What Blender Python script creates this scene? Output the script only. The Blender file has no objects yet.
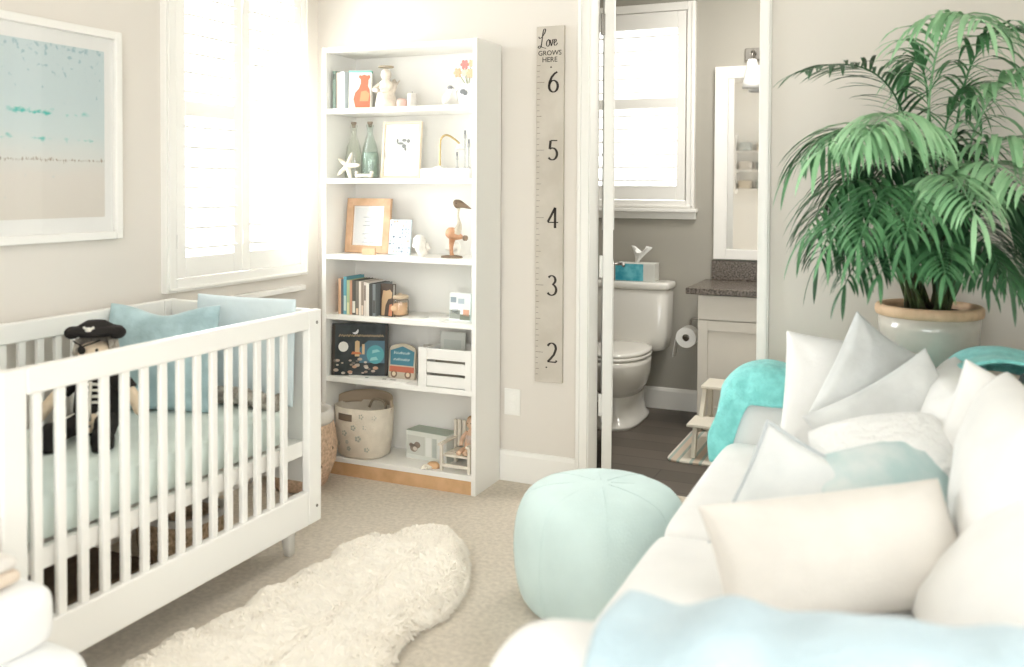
import bpy, bmesh, math, random
from mathutils import Vector, Matrix, noise
random.seed(7)
COL = bpy.context.scene.collection
PI = math.pi

# ------------------------------------------------------------------ camera
CAM = Vector((2.46, -3.8481, 1.3659))
YAW, PITCH, ROLL, F, CY = 0.41727, 0.02452, 0.0049, 913.63, 208.13
_f = Vector((-math.sin(YAW)*math.cos(PITCH), math.cos(YAW)*math.cos(PITCH), -math.sin(PITCH)))
_r = Vector((math.cos(YAW), math.sin(YAW), 0)); _u = _r.cross(_f)
CR = _r*math.cos(ROLL)+_u*math.sin(ROLL); CU = CR.cross(_f); CF = _f
def ray(px, py): return CF + CR*((px-512)/F) - CU*((py-CY)/F)
def at(px, py, d): return CAM + ray(px, py)*d
def aty(px, py, y):
    r = ray(px, py); return CAM + r*((y-CAM.y)/r.y)
def atz(px, py, z):
    r = ray(px, py); return CAM + r*((z-CAM.z)/r.z)
cam = bpy.data.cameras.new('camera'); co = bpy.data.objects.new('camera', cam); COL.objects.link(co)
m = Matrix((CR, CU, -CF)).transposed().to_4x4(); m.translation = CAM; co.matrix_world = m
cam.sensor_width = 36; cam.lens = F/1024*36; cam.shift_y = -(333.5-CY)/1024
cam.dof.use_dof = True; cam.dof.focus_distance = 4.3; cam.dof.aperture_fstop = 1.9
cam.clip_start = 0.05
bpy.context.scene.camera = co

# ------------------------------------------------------------------ materials
def lin(c):
    return tuple(((v/255)/12.92 if v/255 <= .04045 else (((v/255)+.055)/1.055)**2.4) for v in c)+(1,)
def mat(name, c, rough=.6, var=0, vscale=8, bump=0, bscale=60, metal=0, sheen=0, spec=.35, c2=None, trans=0, coat=0, sss=0):
    mt = bpy.data.materials.new(name); mt.use_nodes = True
    nt = mt.node_tree; b = nt.nodes['Principled BSDF']
    b.inputs['Roughness'].default_value = rough; b.inputs['Metallic'].default_value = metal
    b.inputs['Specular IOR Level'].default_value = spec
    b.inputs['Base Color'].default_value = lin(c)
    if sheen: b.inputs['Sheen Weight'].default_value = sheen
    if coat: b.inputs['Coat Weight'].default_value = coat
    if trans: b.inputs['Transmission Weight'].default_value = trans
    tc = nt.nodes.new('ShaderNodeTexCoord')
    if var or c2:
        n = nt.nodes.new('ShaderNodeTexNoise'); n.inputs['Scale'].default_value = vscale; n.inputs['Detail'].default_value = 5
        nt.links.new(tc.outputs['Object'], n.inputs['Vector'])
        cr = nt.nodes.new('ShaderNodeValToRGB'); cr.color_ramp.elements[0].position = .36; cr.color_ramp.elements[1].position = .64
        a = c2 if c2 else tuple(max(0, v-var) for v in c); d = c if c2 else tuple(min(255, v+var*.4) for v in c)
        cr.color_ramp.elements[0].color = lin(a); cr.color_ramp.elements[1].color = lin(d)
        nt.links.new(n.outputs['Fac'], cr.inputs['Fac']); nt.links.new(cr.outputs['Color'], b.inputs['Base Color'])
    if bump:
        n2 = nt.nodes.new('ShaderNodeTexNoise'); n2.inputs['Scale'].default_value = bscale; n2.inputs['Detail'].default_value = 4
        nt.links.new(tc.outputs['Object'], n2.inputs['Vector'])
        bp = nt.nodes.new('ShaderNodeBump'); bp.inputs['Strength'].default_value = bump; bp.inputs['Distance'].default_value = .01
        nt.links.new(n2.outputs['Fac'], bp.inputs['Height']); nt.links.new(bp.outputs['Normal'], b.inputs['Normal'])
    return mt
WALL = mat('wall_paint', (225, 219, 211), .85, bump=.04, bscale=180)
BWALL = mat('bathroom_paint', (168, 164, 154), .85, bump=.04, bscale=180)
TRIM = mat('trim_paint', (242, 240, 235), .42)
WHITE = mat('white_paint', (240, 238, 233), .4)
SHELF = mat('white_laminate', (243, 241, 236), .42)
CEIL = mat('ceiling_paint', (240, 238, 233), .9)
CARPET = mat('carpet', (236, 224, 206), .95, var=13, vscale=55, bump=1, bscale=260, sheen=.2)
OAK = mat('oak', (214, 178, 138), .5, var=22, vscale=14)
PLY = mat('bare_wood', (214, 174, 132), .6, var=14, vscale=12)
BLACK = mat('ink', (52, 46, 42), .7)
GLASSY = mat('ceramic', (232, 229, 222), .12, spec=.5, coat=.3)
CHROME = mat('chrome', (200, 200, 200), .2, metal=1)
NICKEL = mat('nickel', (150, 146, 140), .35, metal=1)
BRASS = mat('brass', (190, 168, 120), .35, metal=.7)
SLIP = mat('slipcover', (237, 236, 234), .9, var=5, vscale=5, bump=.12, bscale=90, sheen=.2)
CREAM = mat('cream_linen', (224, 219, 212), .9, var=6, vscale=8, bump=.2, bscale=200, sheen=.2)
GREYW = mat('pale_grey_velvet', (216, 218, 217), .8, var=14, vscale=7, bump=.15, bscale=90, sheen=.4)
PALETEAL = mat('pale_teal_fabric', (178, 202, 202), .8, c2=(208, 216, 215), vscale=9, bump=.2, bscale=60, sheen=.3)
TURQ = mat('turquoise_knit', (140, 222, 219), .9, var=14, vscale=34, bump=.6, bscale=120, sheen=.3)
SKYB = mat('light_blue_knit', (178, 197, 205), .9, var=8, vscale=10, bump=.5, bscale=70, sheen=.3)
AQUA = mat('aqua_pouf', (202, 222, 220), .8, var=7, vscale=5, bump=.15, bscale=150, sheen=.2)
TEAL = mat('teal_velvet', (178, 204, 209), .8, var=20, vscale=10, bump=.3, bscale=40, sheen=.3)
MINT = mat('mint_sheet', (224, 234, 229), .9, var=7, vscale=6, bump=.15, bscale=40)
ICE = mat('ice_blue_cotton', (214, 226, 230), .9, var=5, vscale=6, bump=.1, bscale=50)
FLEECE = mat('sheepskin', (240, 233, 221), .95, var=5, vscale=14, bump=.3, bscale=120, sheen=.4)
WICKER = mat('wicker', (214, 188, 158), .8, var=34, vscale=60, bump=.9, bscale=120)
GRANITE = mat('granite', (128, 118, 108), .25, c2=(58, 52, 47), vscale=110, spec=.5)
SOIL = mat('soil', (70, 56, 44), .95, var=24, vscale=60, bump=1, bscale=80)
POT = mat('glazed_pot', (210, 203, 192), .12, var=16, vscale=6, spec=.6, coat=.5)
TERRA = mat('terracotta_rim', (224, 190, 156), .6, var=12, vscale=20)
def leafmat(name, c, c2):
    return mat(name, c, .42, c2=c2, vscale=5, spec=.4)
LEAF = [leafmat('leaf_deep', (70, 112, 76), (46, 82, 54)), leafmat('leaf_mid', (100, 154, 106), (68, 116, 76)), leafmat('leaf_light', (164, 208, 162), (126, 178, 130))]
CANE = mat('cane', (70, 88, 50), .6, c2=(58, 46, 34), vscale=14)
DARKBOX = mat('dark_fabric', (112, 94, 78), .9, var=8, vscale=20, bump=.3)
def glass(name, tint=(252, 253, 253), gl=.07):
    mt = bpy.data.materials.new(name); mt.use_nodes = True; nt = mt.node_tree; nt.nodes.clear()
    o = nt.nodes.new('ShaderNodeOutputMaterial'); t = nt.nodes.new('ShaderNodeBsdfTransparent'); g = nt.nodes.new('ShaderNodeBsdfGlossy')
    t.inputs['Color'].default_value = lin(tint); g.inputs['Roughness'].default_value = .03
    mx = nt.nodes.new('ShaderNodeMixShader'); lw = nt.nodes.new('ShaderNodeLayerWeight'); lw.inputs['Blend'].default_value = .12
    mp = nt.nodes.new('ShaderNodeMath'); mp.operation = 'MULTIPLY_ADD'; mp.inputs[1].default_value = .5; mp.inputs[2].default_value = gl*.4
    nt.links.new(lw.outputs['Fresnel'], mp.inputs[0]); nt.links.new(mp.outputs[0], mx.inputs['Fac'])
    nt.links.new(t.outputs[0], mx.inputs[1]); nt.links.new(g.outputs[0], mx.inputs[2]); nt.links.new(mx.outputs[0], o.inputs[0])
    return mt
PANE = glass('window_glass'); PICGLASS = glass('picture_glass', (254, 254, 254))
BOTTLE = glass('clear_bottle_glass', (253, 254, 252), .2); BOTTLE2 = glass('grey_green_bottle_glass', (246, 250, 248), .2)
MIRROR = mat('mirror_silver', (235, 235, 235), .02, metal=1)

# ------------------------------------------------------------------ mesh builder
class MB:
    def __init__(s): s.bm = bmesh.new()
    def box(s, x0, x1, y0, y1, z0, z1, M=None):
        vs = [s.bm.verts.new(Vector((x, y, z))) for z in (z0, z1) for y in (y0, y1) for x in (x0, x1)]
        if M:
            for v in vs: v.co = M @ v.co
        for f in ((0, 2, 3, 1), (4, 5, 7, 6), (0, 1, 5, 4), (2, 6, 7, 3), (0, 4, 6, 2), (1, 3, 7, 5)):
            s.bm.faces.new([vs[i] for i in f])
        return s
    def rings(s, rings, cap0=True, cap1=True, closed=True):
        R = [[s.bm.verts.new(Vector(p)) for p in r] for r in rings]
        n = len(R[0])
        for a, b in zip(R, R[1:]):
            for i in range(n if closed else n-1):
                j = (i+1) % n; s.bm.faces.new((a[i], a[j], b[j], b[i]))
        if cap0: s.bm.faces.new(list(reversed(R[0])))
        if cap1: s.bm.faces.new(R[-1])
        return s
    def loft(s, L, n=32, M=None, cap0=True, cap1=True):   # (cx, cy, z, rx, ry, exponent)
        rs = []
        for cx, cy, z, rx, ry, e in L:
            r = []
            for i in range(n):
                a = 2*PI*i/n; c, d = math.cos(a), math.sin(a)
                p = Vector((cx+rx*math.copysign(abs(c)**(2/e), c), cy+ry*math.copysign(abs(d)**(2/e), d), z))
                r.append(M @ p if M else p)
            rs.append(r)
        return s.rings(rs, cap0, cap1)
    def lathe(s, prof, c=(0, 0, 0), n=32, cap0=True, cap1=True):
        return s.loft([(c[0], c[1], c[2]+z, r, r, 2) for r, z in prof], n, None, cap0, cap1)
    def tube(s, pts, r, n=8, cap=True):
        pts = [Vector(p) for p in pts]; k = len(pts)
        rr = r if isinstance(r, (list, tuple)) else [r]*k
        rs = []; up = None
        for i in range(k):
            t = (pts[min(i+1, k-1)]-pts[max(i-1, 0)]).normalized()
            if up is None: up = t.orthogonal().normalized()
            up = (up-t*up.dot(t)).normalized(); sd = t.cross(up)
            rs.append([pts[i]+(up*math.cos(2*PI*j/n)+sd*math.sin(2*PI*j/n))*rr[i] for j in range(n)])
        return s.rings(rs, cap, cap)
    def ball(s, c, rx, ry=None, rz=None, n=16, M=None):
        ry = ry or rx; rz = rz or rx; rs = []
        for i in range(1, n//2):
            a = PI*i/(n//2)
            r = [Vector((c[0]+rx*math.sin(a)*math.cos(2*PI*j/n), c[1]+ry*math.sin(a)*math.sin(2*PI*j/n), c[2]-rz*math.cos(a))) for j in range(n)]
            rs.append([M @ p for p in r] if M else r)
        return s.rings(rs)
    def prism(s, pts, vec):   # flat polygon pushed along vec
        a = [s.bm.verts.new(Vector(p)) for p in pts]; b = [s.bm.verts.new(Vector(p)+Vector(vec)) for p in pts]
        s.bm.faces.new(a); s.bm.faces.new(list(reversed(b))); n = len(a)
        for i in range(n):
            j = (i+1) % n; s.bm.faces.new((a[j], a[i], b[i], b[j]))
        return s
    def grid(s, fn, nu, nv):
        V = [[s.bm.verts.new(Vector(fn(i/(nu-1), j/(nv-1)))) for j in range(nv)] for i in range(nu)]
        for i in range(nu-1):
            for j in range(nv-1): s.bm.faces.new((V[i][j], V[i+1][j], V[i+1][j+1], V[i][j+1]))
        return s
    def build(s, name, mt, parent=None, smooth=False, bevel=0, seg=2, sub=0, solid=0, at_base=False, uv=None):
        bm = s.bm
        bmesh.ops.recalc_face_normals(bm, faces=bm.faces)
        if uv:
            L = bm.loops.layers.uv.new('UVMap')
            for f in bm.faces:
                for l in f.loops: l[L].uv = uv(l.vert.co)
        me = bpy.data.meshes.new(name)
        off = Vector((0, 0, 0))
        if at_base and parent is None:
            xs = [v.co for v in bm.verts]
            off = Vector(((min(v.x for v in xs)+max(v.x for v in xs))/2, (min(v.y for v in xs)+max(v.y for v in xs))/2, min(v.z for v in xs)))
            for v in bm.verts: v.co -= off
        if smooth:
            for f in bm.faces: f.smooth = True
        bm.to_mesh(me); bm.free(); me.materials.append(mt)
        o = bpy.data.objects.new(name, me); COL.objects.link(o); o.location = off
        if parent:
            o.parent = parent
            # meshes are written in world coordinates; bring them into the frame of the thing they belong to
            w = Matrix.Identity(4); p = parent
            while p: w = p.matrix_basis @ w; p = p.parent
            me.transform(w.inverted())
        if solid:
            md = o.modifiers.new('solid', 'SOLIDIFY'); md.thickness = solid; md.offset = 0
        if bevel:
            md = o.modifiers.new('bevel', 'BEVEL'); md.width = bevel; md.segments = seg; md.limit_method = 'ANGLE'; md.angle_limit = math.radians(40)
            for f in me.polygons: f.use_smooth = True
            md.harden_normals = True
        if sub:
            md = o.modifiers.new('sub', 'SUBSURF'); md.levels = sub; md.render_levels = sub
        return o
def box(*a, M=None): return MB().box(*a, M=M)
def tag(o, label=None, cat=None, group=None, kind=None):
    if label: o['label'] = label
    if cat: o['category'] = cat
    if group: o['group'] = group
    if kind: o['kind'] = kind
    return o
def thing(name, loc, label, cat, group=None, rz=0):
    o = bpy.data.objects.new(name, None); COL.objects.link(o); o.location = loc; o.rotation_euler = (0, 0, rz)
    o.empty_display_size = .05
    return tag(o, label, cat, group)
def struct(o): o['kind'] = 'structure'; return o
def dup(o, loc, label, group=None):
    c = o.copy(); COL.objects.link(c); c.location = loc
    for ch in o.children:
        d = ch.copy(); COL.objects.link(d); d.parent = c
        for g in ch.children:
            e = g.copy(); COL.objects.link(e); e.parent = d
    return tag(c, label, None, group)
def spline(P, n):
    P = [Vector(p) for p in P]; out = []
    for i in range(len(P)-1):
        p0, p1, p2, p3 = P[max(i-1, 0)], P[i], P[i+1], P[min(i+2, len(P)-1)]
        for k in range(n):
            t = k/n
            out.append(.5*((2*p1)+(p2-p0)*t+(2*p0-5*p1+4*p2-p3)*t*t+(-p0+3*p1-3*p2+p3)*t**3))
    out.append(P[-1]); return out
def ribbon(mb, pts, w, O, X, Y, N, th=.002):
    """a pen stroke: 2-D points in the plane O + x*X + y*Y, raised th along N; w is a width or a list"""
    k = len(pts); ww = w if isinstance(w, (list, tuple)) else [w]*k
    a, b = [], []
    for i in range(k):
        p = pts[i]; q0 = pts[max(i-1, 0)]; q1 = pts[min(i+1, k-1)]
        t = Vector((q1[0]-q0[0], q1[1]-q0[1])); t = t.normalized() if t.length else Vector((1, 0)); n = Vector((-t.y, t.x))
        W = ww[i]/2
        a.append((p[0]+n.x*W, p[1]+n.y*W)); b.append((p[0]-n.x*W, p[1]-n.y*W))
    T = lambda p, h: O+X*p[0]+Y*p[1]+N*h
    mb.rings([[T(a[i], 0), T(a[i], th), T(b[i], th), T(b[i], 0)] for i in range(k)])

# ------------------------------------------------------------------ room
XL, XR, YR, ZC = -.325, 3.35, -5.3, 2.75
DX0, DX1, DH = 1.13, 1.866, 2.44            # door opening
BX0, BX1, BY1 = .42, 3.2, 1.65              # bathroom
T = .115
struct(box(XL, XR, YR, T, -.1, 0).build('floor', CARPET))
# dark plank tile in the bathroom
def plank():
    mt = mat('plank_tile', (104, 96, 88), .45, var=14, vscale=9); nt = mt.node_tree; b = nt.nodes['Principled BSDF']
    tc = nt.nodes.new('ShaderNodeTexCoord'); br = nt.nodes.new('ShaderNodeTexBrick')
    br.inputs['Scale'].default_value = 1; br.inputs['Brick Width'].default_value = .9; br.inputs['Row Height'].default_value = .15; br.inputs['Mortar Size'].default_value = .003
    br.inputs['Color1'].default_value = lin((104, 96, 88)); br.inputs['Color2'].default_value = lin((90, 83, 76)); br.inputs['Mortar'].default_value = lin((70, 65, 60))
    nt.links.new(tc.outputs['Object'], br.inputs['Vector']); nt.links.new(br.outputs['Color'], b.inputs['Base Color'])
    return mt
struct(box(BX0-.1, BX1+.1, T, BY1+.1, -.1, 0).build('floor_bathroom', plank()))
struct(box(XL-.15, XR+.15, YR-.15, BY1+.15, ZC, ZC+.1).build('ceiling', CEIL))
# left wall with its window opening
WY0, WY1, WZ0, WZ1 = -.99, -.185, .98, 2.36
w = MB(); w.box(XL-.15, XL, YR, WY0, 0, ZC); w.box(XL-.15, XL, WY1, T, 0, ZC); w.box(XL-.15, XL, WY0, WY1, 0, WZ0); w.box(XL-.15, XL, WY0, WY1, WZ1, ZC)
struct(w.build('wall_left', WALL))
# back wall: nursery face and bathroom face painted differently
w = MB()
for (a, b, c, d) in ((XL, DX0, 0, ZC), (DX1, XR, 0, ZC), (DX0, DX1, DH, ZC)): w.box(a, b, 0, T-.01, c, d)
struct(w.build('wall_back', WALL))
w = MB()
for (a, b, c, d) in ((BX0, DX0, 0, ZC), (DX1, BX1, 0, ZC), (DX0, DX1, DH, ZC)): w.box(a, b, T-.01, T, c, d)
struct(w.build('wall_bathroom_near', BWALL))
# right and rear walls, with openings added out of view to let in fill light
RY0, RY1, RZ0, RZ1 = -4.6, -2.2, .95, 2.35
w = MB(); w.box(XR, XR+.15, YR, RY0, 0, ZC); w.box(XR, XR+.15, RY1, T, 0, ZC); w.box(XR, XR+.15, RY0, RY1, 0, RZ0); w.box(XR, XR+.15, RY0, RY1, RZ1, ZC)
struct(w.build('wall_right', WALL))
PX0, PX1, PZ1 = .95, 3.1, 2.4
w = MB(); w.box(XL, PX0, YR-.15, YR, 0, ZC); w.box(PX1, XR, YR-.15, YR, 0, ZC); w.box(PX0, PX1, YR-.15, YR, PZ1, ZC)
struct(w.build('wall_rear', CEIL))
# bathroom walls
BWX0, BWX1, BWZ0, BWZ1 = .56, 1.17, 1.265, 2.42
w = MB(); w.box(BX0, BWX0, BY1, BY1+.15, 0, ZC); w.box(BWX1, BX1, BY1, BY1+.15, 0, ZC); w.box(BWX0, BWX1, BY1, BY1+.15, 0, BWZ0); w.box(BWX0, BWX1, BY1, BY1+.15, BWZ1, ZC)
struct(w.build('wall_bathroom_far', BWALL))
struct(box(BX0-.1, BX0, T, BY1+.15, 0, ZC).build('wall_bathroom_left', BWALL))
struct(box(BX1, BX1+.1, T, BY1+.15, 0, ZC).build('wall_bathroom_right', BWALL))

def baseboard(name, x0, x1, y0, y1, ax, h=.141):
    b = MB()
    if ax == 'y-':   # board on a wall whose face looks to -Y
        prof = [(0, 0), (-.016, 0), (-.016, h-.02), (-.008, h-.004), (0, h)]
        b.rings([[Vector((x, y0+p[0], p[1])) for p in prof] for x in (x0, x1)])
    else:
        prof = [(0, 0), (.016, 0), (.016, h-.02), (.008, h-.004), (0, h)]
        b.rings([[Vector((x0+p[0], y, p[1])) for p in prof] for y in (y0, y1)])
    return struct(b.build(name, TRIM))
baseboard('baseboard_back', XL+.016, 1.075, 0, 0, 'y-')
baseboard('baseboard_back_right', 1.911, XR, 0, 0, 'y-')
baseboard('baseboard_left', XL, XL, YR, 0, 'x')
baseboard('baseboard_bathroom', BX0, BX1, BY1, BY1, 'y-', .13)

# door casing with jamb
cs = MB()
for s, xa, xb in ((0, 1.075, 1.13), (1, DX1, 1.911)):
    cs.box(xa, xb, -.016, 0, 0, DH+.06); xi = xb if s == 0 else xa
    cs.box(xa+.006 if s == 0 else xb-.02, xa+.02 if s == 0 else xb-.006, -.024, -.016, 0, DH+.055)
    cs.box(xi-.001 if s == 0 else xi-.004, xi+.004 if s == 0 else xi+.001, -.005, T+.004, 0, DH)
    cs.box(xa-.0, xb, T, T+.016, 0, DH+.06)
cs.box(1.13, DX1, -.016, 0, DH, DH+.06); cs.box(1.134, DX1-.004, -.005, T+.004, DH-.004, DH)
struct(cs.build('trim_1', TRIM, bevel=.002))
# the open door, seen on its hinge edge
dr = bpy.data.objects.new('door_1', None); COL.objects.link(dr); dr.location = (1.152, .128, 0); dr.rotation_euler = (0, 0, math.radians(18.2)); struct(dr)
bpy.context.view_layer.update()
Md = dr.matrix_world.copy()
d = MB(); d.box(0, .046, 0, .72, .012, DH-.01, M=Md)
for z0, z1 in ((.25, 1.0), (1.16, 2.25)): d.box(.046, .052, .12, .60, z0, z1, M=Md); d.box(-.006, 0, .12, .60, z0, z1, M=Md)
d.build('leaf', TRIM, dr, bevel=.003)
for z in (.365, 1.0, 2.1):
    h = MB(); h.box(-.016, .004, -.004, .012, z-.047, z+.047, M=Md); h.tube([Md @ Vector((-.008, -.008, z-.05)), Md @ Vector((-.008, -.008, z+.05))], .007)
    h.build('hinge', TRIM if z < 2 else NICKEL, dr)
hd = MB(); hd.tube([Md @ Vector((.052, .655, .958)), Md @ Vector((.10, .655, .958)), Md @ Vector((.106, .645, .958)), Md @ Vector((.106, .55, .957))], .009)
hd.lathe([(.03, 0), (.028, .008)], Md @ Vector((.06, .655, .954)))
hd.build('door_handle', NICKEL, dr, smooth=True)

# ------------------------------------------------------------------ windows with plantation shutters
def shutter_panel(win, fr, u0, u1, z0, z1, zmid, tilt, depth):
    """fr(u, v, z): u along the wall, v out of the wall"""
    def bx(mb, a, b, c, d, e, f):
        P = [fr(u, v, z) for z in (e, f) for v in (c, d) for u in (a, b)]
        vs = [mb.bm.verts.new(p) for p in P]
        for q in ((0, 2, 3, 1), (4, 5, 7, 6), (0, 1, 5, 4), (2, 6, 7, 3), (0, 4, 6, 2), (1, 3, 7, 5)): mb.bm.faces.new([vs[i] for i in q])
    S = .052
    p = MB(); bx(p, u0, u0+S, 0, depth, z0, z1); bx(p, u1-S, u1, 0, depth, z0, z1); bx(p, u0+S, u1-S, 0, depth, z0, z0+.085); bx(p, u0+S, u1-S, 0, depth, z1-.1, z1)
    if zmid: bx(p, u0+S, u1-S, 0, depth, zmid-.032, zmid+.032)
    p.build('shutter_frame', TRIM, win, bevel=.003)
    L = MB()
    for lo, hi in (((z0+.085, zmid-.032), (zmid+.032, z1-.1)) if zmid else ((z0+.085, z1-.1),)):
        n = round((hi-lo)/.082); st = (hi-lo)/n
        for i in range(n):
            zc = lo+st*(i+.5); c, s_ = math.cos(tilt)*.038, math.sin(tilt)*.038
            prof = [(-c, -s_-.0045), (-c, -s_+.0045), (-.5*c, -.5*s_+.006), (.5*c, .5*s_+.006), (c, s_+.0045), (c, s_-.0045), (.5*c, .5*s_-.006), (-.5*c, -.5*s_-.006)]
            L.rings([[fr(u, depth/2+v, zc+z) for v, z in prof] for u in (u0+S+.001, u1-S-.001)])
    L.build('louvers', TRIM, win, smooth=False)
    hb = MB()
    for z in (z0+.15, z1-.2): hb.tube([fr(u0+.002, depth+.003, z-.03), fr(u0+.002, depth+.003, z+.03)], .004)
    hb.build('hinge', TRIM, win)
def window(name, fr, u0, u1, z0, z1, pan, zmid, tilt, cas=.055, sill=True):
    """u0..u1, z0..z1: outer edge of the casing; pan: panel boundaries"""
    win = bpy.data.objects.new(name, None); COL.objects.link(win); struct(win)
    win.location = fr((u0+u1)/2, 0, z0); bpy.context.view_layer.update()
    def bx(mb, a, b, c, d, e, f):
        vs = [mb.bm.verts.new(fr(u, v, z)) for z in (e, f) for v in (c, d) for u in (a, b)]
        for q in ((0, 2, 3, 1), (4, 5, 7, 6), (0, 1, 5, 4), (2, 6, 7, 3), (0, 4, 6, 2), (1, 3, 7, 5)): mb.bm.faces.new([vs[i] for i in q])
    c = MB(); d = .03
    bx(c, u0, u0+cas, -.06, d, z0, z1); bx(c, u1-cas, u1, -.06, d, z0, z1); bx(c, u0+cas, u1-cas, -.06, d, z0, z0+cas); bx(c, u0+cas, u1-cas, -.06, d, z1-cas, z1)
    bx(c, u0+.008, u0+.02, d, d+.008, z0+.008, z1-.008); bx(c, u1-.02, u1-.008, d, d+.008, z0+.008, z1-.008); bx(c, u0+.008, u1-.008, d, d+.008, z0+.008, z0+.02)
    c.build('casing', TRIM, win, bevel=.003)
    if sill:
        s_ = MB(); bx(s_, u0-.02, u1+.02, 0, .05, z0-.022, z0); bx(s_, u0-.01, u1+.01, 0, .022, z0-.065, z0-.022)
        s_.build('sill', TRIM, win, bevel=.004)
    for a, b in zip(pan, pan[1:]): shutter_panel(win, fr, a+.002, b-.002, z0+cas+.003, z1-cas-.003, zmid, tilt, .028)
    g = MB(); bx(g, u0+cas, u1-cas, -.105, -.1, z0+cas, z1-cas); g.build('pane', PANE, win)
    sf = MB()
    zm = (z0+z1)/2
    for e, f in ((z0+cas*.6, z0+cas*1.2), (z1-cas*1.2, z1-cas*.6)): bx(sf, u0+cas*.6, u1-cas*.6, -.12, -.085, e, f)
    sf.build('sash', TRIM, win)
    return win
window('window_1', lambda u, v, z: Vector((XL+v, u, z)), -1.057, -.124, .922, 2.42, (-1.002, -.604, -.179), 1.679, math.radians(-8), .055, False)
sl = box(XL, XL+.03, -1.04, -.14, .845, .872).build('trim_2', TRIM, bevel=.004); struct(sl)
window('window_2', lambda u, v, z: Vector((u, BY1-v, z)), .50, 1.232, 1.232, 2.48, (.555, 1.177), 1.875, math.radians(-12), .05, True)
# glazed frames of the added fill openings, rear and right, never in view
pd = bpy.data.objects.new('fill_door', None); COL.objects.link(pd); struct(pd); pd.location = (2.0, YR-.05, 0); bpy.context.view_layer.update()
q = MB(); xm = (PX0+PX1)/2
for a, b in ((PX0, PX0+.07), (xm-.05, xm+.05), (PX1-.07, PX1)): q.box(a, b, YR-.1, YR-.04, 0, PZ1)
for a, b in ((0, .09), (PZ1-.08, PZ1)): q.box(PX0+.07, PX1-.07, YR-.1, YR-.04, a, b)
q.build('frame', TRIM, pd)
box(PX0+.07, PX1-.07, YR-.075, YR-.07, .09, PZ1-.08).build('pane', PANE, pd)
rw = bpy.data.objects.new('fill_window', None); COL.objects.link(rw); struct(rw); rw.location = (XR+.05, (RY0+RY1)/2, RZ0); bpy.context.view_layer.update()
q = MB()
for a, b in ((RY0, RY0+.06), ((RY0+RY1)/2-.04, (RY0+RY1)/2+.04), (RY1-.06, RY1)): q.box(XR+.03, XR+.1, a, b, RZ0, RZ1)
for a, b in ((RZ0, RZ0+.07), (RZ1-.06, RZ1)): q.box(XR+.03, XR+.1, RY0+.06, RY1-.06, a, b)
q.build('frame', TRIM, rw)
box(XR+.06, XR+.065, RY0+.06, RY1-.06, RZ0+.07, RZ1-.06).build('pane', PANE, rw)

# ------------------------------------------------------------------ lights
wd = bpy.data.worlds.new('sky'); bpy.context.scene.world = wd; wd.use_nodes = True
wd.node_tree.nodes['Background'].inputs[0].default_value = lin((255, 253, 250)); wd.node_tree.nodes['Background'].inputs[1].default_value = 3.0
def area(name, loc, rot, sx, sy, p, c=(1, 1, 1)):
    l = bpy.data.lights.new(name, 'AREA'); l.shape = 'RECTANGLE'; l.size = sx; l.size_y = sy; l.energy = p; l.color = c
    o = bpy.data.objects.new(name, l); COL.objects.link(o); o.location = loc; o.rotation_euler = rot; return o
area('daylight_left', (XL-.42, (WY0+WY1)/2, (WZ0+WZ1)/2+.1), (0, -PI/2-.12, 0), 1.5, .95, 85, (.922, .966, 1))
area('daylight_bathroom', ((BWX0+BWX1)/2, BY1+.4, 1.9), (-PI/2, 0, 0), .75, 1.3, 15, (.922, .966, 1))
area('bathroom_fill', (1.9, .75, ZC-.03), (0, 0, 0), .5, .5, 25, (1, .97, .92))  # unseen fill light added under the ceiling to brighten the bathroom
area('fill_rear', ((PX0+PX1)/2, YR-.3, 1.3), (PI/2, 0, 0), 2.1, 2.3, 36, (.922, .966, 1))  # main fill for the room, sent in through the added rear door
area('fill_right', (XR+.4, (RY0+RY1)/2, 1.7), (0, PI/2, 0), 1.4, 2.3, 14, (.922, .966, 1))  # weaker side fill behind the added right-hand window

# ------------------------------------------------------------------ crib
CX0, CX1, CY0, CY1 = -.28, .4455, -2.340, -1.0427
def X_up(): bpy.context.view_layer.update()
crib = thing('crib', ((CX0+CX1)/2, (CY0+CY1)/2, 0), 'white wooden baby crib with vertical bars standing under the window', 'crib')
for x in (CX0, CX1):
    s = 1 if x == CX1 else -1; xi = x-s*.034
    a, b = min(x, xi), max(x, xi)
    for y0, y1 in ((CY0, CY0+.07), (CY1-.075, CY1)): box(a, b, y0, y1, .119, .907).build('post', WHITE, crib, bevel=.006)
    box(a, b, CY0+.07, CY1-.075, .838, .907).build('top_rail', WHITE, crib, bevel=.006)
    box(a, b, CY0+.07, CY1-.075, .119, .245).build('bottom_rail', WHITE, crib, bevel=.006)
    for i in range(15):
        y = -2.234+.0707*i
        box((a+b)/2-.009, (a+b)/2+.009, y-.0135, y+.0135, .24, .842).build('bar', WHITE, crib, bevel=.004)
for y0, y1 in ((CY0+.012, CY0+.04), (CY1-.04, CY1-.012)):
    box(CX0+.034, CX1-.034, y0, y1, .26, .907).build('end_panel', WHITE, crib, bevel=.006)
for x, sx in ((CX0+.07, 1), (CX1-.085, -1)):
    for y, sy in ((CY0+.1, 1), (CY1-.095, -1)):
        MB().loft([(x, y-sy*.012, 0, .016, .016, 4), (x, y, .12, .024, .024, 4), (x, y, .2, .024, .024, 4)], 16).build('leg', WHITE, crib, smooth=True)
mf = MB()
mf.box(CX0+.036, CX0+.06, CY0+.045, CY1-.045, .37, .425); mf.box(CX1-.06, CX1-.036, CY0+.045, CY1-.045, .37, .425)
for i in range(9): y = CY0+.1+i*.137; mf.box(CX0+.06, CX1-.06, y, y+.06, .405, .42)
mf.build('mattress_support', WHITE, crib)
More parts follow.
